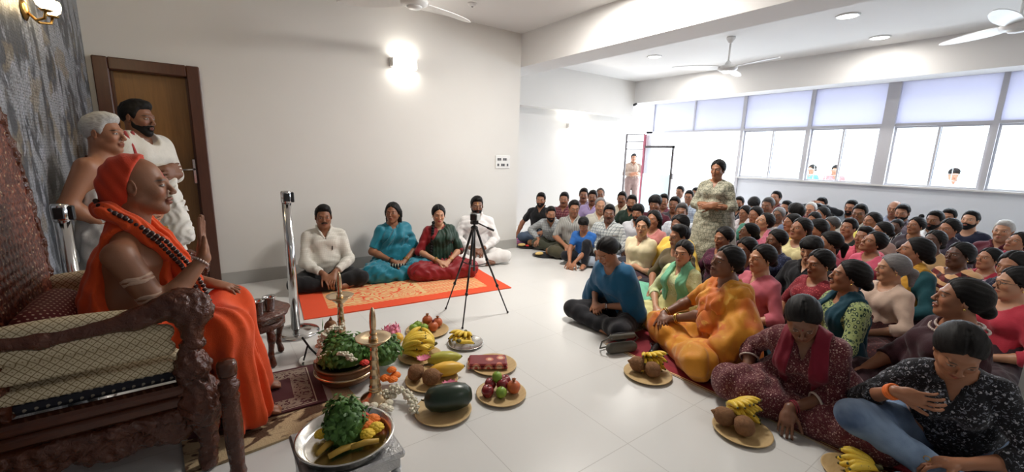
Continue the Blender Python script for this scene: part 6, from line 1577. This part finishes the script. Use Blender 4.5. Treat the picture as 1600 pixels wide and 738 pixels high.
# --- the two men standing by the door
def bare_white(b, J, G):
    lat = A3(0,1,0); ts = G['torso']+G['bust']
    top = lambda X, Y, Z: (Z-(J['chest'][2]+.06-.9*(Y+.02)*(1)))*.6
    link('white_wrap', cloth('w', ts+G['shoulder'], .016, .05, .010, [lambda X, Y, Z: (Z-(J['chest'][2]+.075))-Y*.75], fold=.006, wl=.05, seed=4), WHITE_C, b)
    hips = [rc(J['waist'], J['pelvis'], .12, .135, s=.75, L=lat, k=.05), rc(J['pelvis'], A3(.0,0,.08), .145, .17, s=.75, L=lat, k=.05)]
    link('dhoti', cloth('w', hips, .010, .05, .012, [], fold=.010, wl=.07, seed=8, stretch=(1,1,.15)), WHITE_C, b)
    bd = MB()
    for q in range(40):
        a = q/40*2*math.pi; bd.ball(J['neck']+A3(.005+.075*math.cos(a), .085*math.sin(a), -.01-.045*max(0, math.cos(a))-.05*max(0, math.cos(a))**3), (.0055,)*3, 6, 5)
    bd.build('neck_beads', plain('brown_beads', (.12,.03,.02), .4), b)
make_person(-.47, 3.62, -28, 'grey-haired standing person with bare shoulder and white wrap by the mosaic wall', False, 1.015, 'stand', 1.18, head=(4,0,0), hair='short', hc='w', tone='mid',
    skin_kw=dict(stubble=.15), top=None, bstyle=None, extra=bare_white, res=(.010,.0055), curl=(.5,.5),
    J0=dict(elL=A3(-.02,.27,1.05), wrL=A3(.20,.10,.98), hdL=A3(.5,-.8,0), hnL=A3(-1,0,0), elR=A3(-.05,-.25,1.05), wrR=A3(.05,-.15,.93), hdR=A3(.6,.7,0), hnR=A3(-1,0,0)))
BORD = fabric('bordered_cotton', 'plain', srgb(215,212,204), rough=.85)
def young(b, J, G):
    lat = A3(0,1,0)
    pr = G['torso']+G['shoulder']+G['bust']+[G['uarmL'][0], G['uarmR'][0]]+[dict(G['farmR'][0])]
    link('shawl', cloth('w', pr, .024, .07, .010, [neck_cut(J, .06, .075, True), lambda X, Y, Z: (J['pelvis'][2]+.0)-Z], fold=.005, wl=.11, seed=14, stretch=(.6,1,.35)), BORD, b)
    m = Mat('red_stripe_cloth', .8); v = m.coords('Object'); x, y, z = m.xyz(v)
    # folded scarf edge with a red line, hanging from the right shoulder
    for dx, mt in ((0,fabric('red_border', 'plain', srgb(170,60,60))),(.03,WHITE_C),(.055,fabric('red_border', 'plain', srgb(170,60,60)))):
        MB().tube([J['neck']+A3(.045,-.085-dx,.03), J['neck']+A3(.10,-.10-dx,-.06), J['neck']+A3(.135,-.10-dx,-.18), J['neck']+A3(.14,-.09-dx,-.32)], .010, 8).build('scarf_edge', mt, b)
    hips = [rc(J['waist'], J['pelvis'], .115, .13, s=.75, L=lat, k=.05), rc(J['pelvis'], A3(.0,0,.08), .14, .165, s=.75, L=lat, k=.05)]
    link('dhoti', cloth('w', hips, .010, .05, .012, [], fold=.010, wl=.07, seed=18, stretch=(1,1,.15)), WHITE_C, b)
    fr = [rc(A3(.12,-.02,1.10), A3(.17,-.03,.66), .05, .085, s=.6, L=A3(1,0,0), k=.03)]
    link('hanging_cloth', cloth('w', fr, .010, .03, .009, [], fold=.008, wl=.05, seed=28, stretch=(1,1,.15)), WHITE_C, b)
    b1 = MB(); b1.tube([A3(.215,-.125,.70), A3(.235,-.02,.66), A3(.215,.07,.70)], .014, 8); b1.build('green_border', fabric('green_border_cloth', 'plain', srgb(30,110,70)), b)
    b1 = MB(); b1.tube([A3(.212,-.125,.725), A3(.232,-.02,.685), A3(.212,.07,.725)], .012, 8); b1.build('gold_border', fabric('gold_border_cloth', 'plain', srgb(190,140,60)), b)
make_person(-.365, 4.40, -38, 'young bearded standing person wrapped in a white shawl with a green border, at the door', False, 1.11, 'stand', 1.0, head=(6,-4,0), hair='short', hc='b', tone='dark', face=['beard'],
    top=None, bstyle=None, extra=young, res=(.010,.0055), J0=dict(elL=A3(.0,.25,1.06), wrL=A3(.21,.05,1.08), hdL=A3(.1,-1,0), hnL=A3(-1,0,0), elR=A3(.0,-.25,1.06), wrR=A3(.20,-.05,1.12), hdR=A3(.1,1,0), hnR=A3(-1,0,0)))

# --- the four against the wall
def pen(b, J, G):
    MB().box((.115,.055,.375),(.123,.064,.42),bev=.002).build('pen', BLACK, b)
    bt = MB()
    for q in range(6): bt.ball((.128-.0*q, 0, .47-.045*q), (.004,.004,.004), 6, 4)
    bt.build('shirt_buttons', RM['white'], b)
make_person(1.00, 4.74, 262, 'moustached person in a white textured shirt sitting first on the orange rug', False, 1.03, head=(0,-2,0), hair='short', hc='b', tone='tan', face=['moustache'], top=('plaid',(222,220,212),(205,202,192),(212,210,200),.5), bottom=P_(16,16,20),
    fat=1.08, seed=40, group=None, extra=pen, J0=dict(wrL=A3(.30,.06,.19), wrR=A3(.30,-.05,.18), hdL=A3(.7,-.4,-.5), hdR=A3(.7,.4,-.5)))
ZARI = fabric('teal_silk', 'plain', srgb(14,118,140), rough=.42, sheen=.3)
def bangle(b, J, G, side='L', mt=None, r=.034, at=.92):
    w0 = lerp(J['el'+side], J['wr'+side], at); dd = nrm(J['wr'+side]-J['el'+side]); u_ = nrm(np.cross(dd, A3(.1,1,0.1))); v_ = np.cross(dd, u_)
    for k in range(2):
        m_ = MB(); m_.tube([w0-dd*.012*k+(u_*math.cos(a)+v_*math.sin(a))*r for a in np.linspace(0, 2*math.pi, 21)], .0035, 6, False); m_.build('bangle', mt or GOLD, b)
def teal_extra(b, J, G):
    bangle(b, J, G, 'L'); bangle(b, J, G, 'R', BLACK, .033)
    m_ = MB()
    for q in range(24): a = q/24*2*math.pi; m_.ball(J['neck']+A3(.01+.066*math.cos(a), .072*math.sin(a), -.02-.06*max(0, math.cos(a))), (.004,)*3, 6, 4)
    m_.build('necklace', GOLD, b)
    link('lap_cloth', cloth('w', [el((.22,-.02,.165),(.12,.11,.03))], .0, .02, .008, [], fold=.006, wl=.05, seed=2), fabric('black_zari', 'stripes', srgb(20,26,30), srgb(200,195,170)), b)
make_person(1.75, 4.74, 262, 'person in a turquoise silk sari with pulled-back hair, second on the orange rug', True, 1.03, head=(-28,3,0), hair='long', hc='b', tone='tan', skin_kw=dict(bindi=(.25,.01,.01)), face=['earrings'], top=ZARI, sleeve_t=.85,
    bottom=ZARI, bstyle='skirt', drape='saree', dmat=ZARI, fat=1.18, seed=41, extra=teal_extra, fold=.010)
REDS = fabric('red_silk', 'plain', srgb(132,18,26), srgb(180,130,50), rough=.45); GRN = fabric('dark_green_silk', 'plain', srgb(16,48,34), srgb(150,120,50), rough=.5)
def red_extra(b, J, G):
    for sd in 'LR': bangle(b, J, G, sd)
    m_ = MB()
    for q in range(30): a = q/30*2*math.pi; m_.ball(J['neck']+A3(.01+.068*math.cos(a), .070*math.sin(a), -.02-.10*max(0, math.cos(a))), (.0045,)*3, 6, 4)
    m_.build('necklace', GOLD, b)
    m_ = MB()
    for i in range(12): m_.ball(J['neck']+A3(.085+.006*i, -.075-.004*i, .04-.030*i), (.020,.020,.022), 8, 6)
    m_.build('hair_plait', HB, b)
make_person(2.22, 4.50, 255, 'person in a red silk sari with dark green drape, third on the orange rug', True, 1.0, head=(-4,-4,0), hair='parted', hc='b', tone='fair', skin_kw=dict(bindi=(.3,.01,.01), lip=(.42,.07,.08)), face=['earrings'], top=REDS, sleeve_t=1.1,
    bottom=REDS, bstyle='skirt', drape='saree', dmat=GRN, seed=42, extra=red_extra, fold=.009)
make_person(2.93, 4.80, 240, 'bearded person in white clothes sitting behind the tripod against the wall', False, 1.05, head=(8,-3,0), hair='short', hc='b', tone='dark', skin_kw=dict(mark=(.6,.3,.05)), face=['beard'], top=('plain',(238,236,236)), bottom=('plain',(232,230,228)),
    tunic=0, seed=43, fold=.006, J0=dict(knL=A3(.22,.36,.10), anL=A3(.26,-.02,.05), toL=A3(.24,-.16,.035)))

# --- the woman standing in the crowd, the guard in the doorway, people outside the windows
def folded(): return dict(elL=A3(.0,.22,1.03), wrL=A3(.20,.03,1.03), hdL=A3(.15,-1,0), hnL=A3(-1,0,0), elR=A3(.0,-.22,1.03), wrR=A3(.19,-.01,1.06), hdR=A3(.15,1,0), hnR=A3(-1,0,0))
def white_dup(b, J, G):
    link('scarf', cloth('w', [rc(A3(-.02,.17,1.02), A3(-.03,.21,.50), .022, .05, s=.6, L=A3(0,1,0), k=.03)], .008, .03, .009, [], fold=.006, wl=.05, seed=3, stretch=(1,1,.2)), P_mat('white'), b)
def P_mat(n): return WHITE_C
make_person(4.47, 2.40, 195, 'standing person in a grey-green block-printed kurta with folded arms in the middle of the crowd', True, .905, 'stand', head=(-8,-4,0), hair='bun', hc='b', tone='mid', skin_kw=dict(bindi=(.25,.01,.01)), top=('block',(188,184,162),(112,112,98),(120,122,106),1.0), sleeve_t=1.35, tunic=.50,
    neckline='v', bottom=P_(42,20,30), seed=50, extra=white_dup, J0=folded(), fat=1.08)
make_person(9.35, 7.35, 225, 'uniformed guard in khaki standing outside the doorway with folded arms', False, .98, 'stand', head=(0,0,0), hair='short', hc='b', tone='tan', top=('plain',(140,122,108)), bottom=P_(110,90,84), seed=51, res=(.014,.009), J0=folded(), z=-.02)
for i, (x, y, az, hr, fm, cl, lb) in enumerate([(11.0,3.33,200,'short',False,(190,140,140),'passer-by in pale red outside the window, right one of two'),(11.2,3.83,160,'bun',True,(110,165,190),'passer-by in light blue outside the window with thin bars, left one of two'),(11.0,1.54,205,'boy',False,(210,205,205),'passer-by with black hair looking in through the window bars at the right')]):
    make_person(x, y, az, lb, fm, .885, 'stand', head=(0,-10,0), hair=hr, tone='fair', top=('plain',cl), bottom=P_(90,90,100), seed=60+i, res=(.016,.010), z=-.02)

# --- the boy in front of the men
make_person(4.06, 3.86, 200, 'small child in a bright blue t-shirt and black trousers crouching on the tiles', False, .80, head=(10,-28,0), hair='boy', tone='mid', top=('plain',(40,100,175)), sleeve_t=.7, neckline='round', bottom=P_(14,16,26), seed=70,
    J0=dict(knL=A3(.24,.12,.40), anL=A3(.30,.12,.06), toL=A3(.43,.14,.04), knR=A3(.26,-.24,.16), anR=A3(.02,-.30,.06), toR=A3(-.10,-.30,.05), wrL=A3(.43,.02,.12), wrR=A3(.42,-.08,.12), hdL=A3(.6,-.2,-.7), hdR=A3(.6,.2,-.7), hnL=A3(-.3,0,-1), hnR=A3(-.3,0,-1),
            pelvis=A3(0,0,.11)), lean=(.22,0), res=(.011,.007))

# --- front row of women
TEALB = fabric('teal_blue_top', 'plain', srgb(14,84,122), rough=.8)
def cape(b, J, G):
    pr = G['torso']+G['shoulder']+G['bust']+[G['uarmL'][0], G['uarmR'][0], rc(J['shR'], J['elR']+A3(-.02,-.03,-.12), .05, .10, k=.06), rc(J['shL'], J['elL']+A3(-.04,.02,-.06), .05, .075, k=.06)]
    link('batwing_top', cloth('w', pr, .012, .07, .009, [neck_cut(J, .06, .085, True)], fold=.006, wl=.07, seed=21, stretch=(1,1,.5)), TEALB, b)
    bangle(b, J, G, 'L', STEEL, .031)
make_person(2.88, 2.22, 172, 'person in a loose dark teal top and black trousers bowing over clasped hands', True, 1.0, head=(4,-34,0), hair='bun', hc='b', tone='mid', top=None, bottom=P_(14,14,22), seed=80, extra=cape, lean=(.42,-.03), res=(.010,.005),
    J0=dict(knL=A3(.30,-.0,0)*0+A3(.38,.30,.10)*0+A3(.34,.30,.10), knR=A3(.38,-.26,.10)), hands_w=dict(L=(2.66,2.27,.18), R=(2.66,2.38,.18)), curl=(.8,.8))
ORG = fabric('orange_sari', 'tiedye', srgb(220,146,34), srgb(204,104,26), srgb(226,170,66), sc=2.0, rough=.6, sheen=.25)
def orange_extra(b, J, G):
    # the end of the sari falls over the near arm and the lap
    bangle(b, J, G, 'R', GOLD, .034); bangle(b, J, G, 'L', GOLD, .034)
    pr = [rc(J['shL']+A3(-.02,-.02,.0), A3(.08,.25,.30), .07, .09, k=.07), rc(A3(.08,.25,.30), A3(.20,.24,.18), .09, .10, k=.07), rc(J['shL']+A3(.03,-.05,0), A3(.17,.05,.30), .06, .08, k=.06)]
    link('sari_end', cloth('w', pr, .010, .06, .009, [], fold=.009, wl=.05, seed=33, stretch=(.5,1,1)), ORG, b)
    m_ = MB()
    for q in range(26): a = q/26*2*math.pi; m_.ball(J['neck']+A3(.01+.070*math.cos(a), .074*math.sin(a), -.02-.07*max(0, math.cos(a))), (.004,)*3, 6, 4)
    m_.build('necklace', GOLD, b)
make_person(2.96, 1.37, 150, 'person in a bright orange-yellow sari sitting in the front row, face turned up and left', True, 1.04, head=(6,10,-8), hair='bun', hc='b', tone='dark', skin_kw=dict(bindi=(.45,.04,.02)), face=['earrings'], top=ORG, sleeve_t=.95, bottom=ORG, bstyle='skirt', drape='saree', dmat=ORG,
    fat=1.28, seed=81, res=(.010,.005), extra=orange_extra, hands_w=dict(L=(2.76,1.72,.22), R=(2.80,1.80,.24)), fold=.008, lean=(.12,.0), J0=dict(knL=A3(.36,.26,.12), knR=A3(.32,-.34,.12)))
MARP = fabric('maroon_floral_cotton', 'floral', srgb(92,34,44), srgb(205,170,160), srgb(150,110,100), sc=.55)
DREDS = fabric('dark_red_scarf', 'plain', srgb(120,14,40), rough=.8)
def maroon_extra(b, J, G):
    for sd in 'LR':
        bangle(b, J, G, sd, plain('red_bangle', (.30,.03,.05), .3), .031)
        w0 = lerp(J['el'+sd], J['wr'+sd], .42); dd = nrm(J['wr'+sd]-J['el'+sd]); u_ = nrm(np.cross(dd, A3(.1,1,.1))); v_ = np.cross(dd, u_)
        MB().tube([w0+(u_*math.cos(a)+v_*math.sin(a))*.049 for a in np.linspace(0, 2*math.pi, 25)], .006, 6, False).build('lace_cuff', plain('cream_lace', (.60,.52,.45), .8), b)
make_person(2.84, .78, 186, 'person in a maroon printed tunic and dark red scarf, hands on the mat', True, 1.02, head=(18,-38,6), hair='bun', hc='b', tone='dark', skin_kw=dict(bindi=(.2,.01,.01)), top=MARP, sleeve_t=1.38, bottom=MARP, bstyle='skirt', drape='dupatta', dmat=DREDS,
    fat=1.22, seed=82, res=(.010,.005), extra=maroon_extra, lean=(.68,-.08), hands_w=dict(R=(2.52,1.03,.15), L=(2.43,.76,.13)), el_hint=dict(R=(-.6,-.6,-.3), L=(-.6,.6,-.3)), J0=dict(hdL=A3(.7,.1,-.6), hdR=A3(.7,-.1,-.6), hnL=A3(-.5,0,-1), hnR=A3(-.5,0,-1), knL=A3(.36,.33,.12), knR=A3(.36,-.33,.12)), fold=.006)
JEAN = Mat('denim', .8); v = JEAN.coords('Object'); JEAN.color(JEAN.mix(JEAN.noise(v, 4, 4, .5).step(.35,.65), srgb(62,86,122), srgb(140,164,194))); JEAN.bump(JEAN.noise(v, 240, 2)+JEAN.noise(v, 16, 3)*1.5, .35, .003); JEAN = JEAN.m
BWF = fabric('black_white_floral', 'floral', srgb(22,23,30), srgb(178,180,188), srgb(120,124,136), sc=.85)
def jeans_extra(b, J, G):
    w0 = lerp(J['elR'], J['wrR'], .93); dd = nrm(J['wrR']-J['elR']); u_ = nrm(np.cross(dd, A3(.1,1,.1))); v_ = np.cross(dd, u_)
    for k in range(3): MB().tube([w0-dd*.011*(k-1)+(u_*math.cos(a)+v_*math.sin(a))*.0295 for a in np.linspace(0, 2*math.pi, 25)], .0065, 6, False).build('wrist_band', plain('neon_orange_band', (.95,.20,.03), .6), b)
    m_ = MB(); m_.tube([J['wrL']+nrm(J['hdL'])*.115+A3(0,0,.010)+.011*(A3(0,1,0)*math.cos(a)+A3(0,0,1)*math.sin(a)) for a in np.linspace(0, 2*math.pi, 15)], .002, 6, False); m_.build('ring', GOLD, b)
make_person(2.88, .22, 186, 'person in a black and white floral top and blue jeans with an orange wristband', True, 1.03, head=(14,-36,0), hair='bun', hc='b', tone='mid', top=BWF, sleeve_t=1.45, neckline='v', bottom=JEAN, seed=83, res=(.010,.005), extra=jeans_extra, lean=(.58,-.07), fat=1.12,
    J0=dict(knR=A3(.40,-.31,.22), anR=A3(.36,.08,.06), toR=A3(.30,.22,.04), knL=A3(.24,.34,.10), anL=A3(.50,-.10,.05), toL=A3(.58,-.24,.035), hdR=A3(.25,1,.1), hnR=A3(-1,.1,0), hdL=A3(.4,-.9,-.2), hnL=A3(0,0,-1)),
    hands_w=dict(R=(2.48,.38,.40), L=(2.50,.13,.18)), el_hint=dict(R=(-.2,-.8,-1), L=(-.4,1,-.1)))
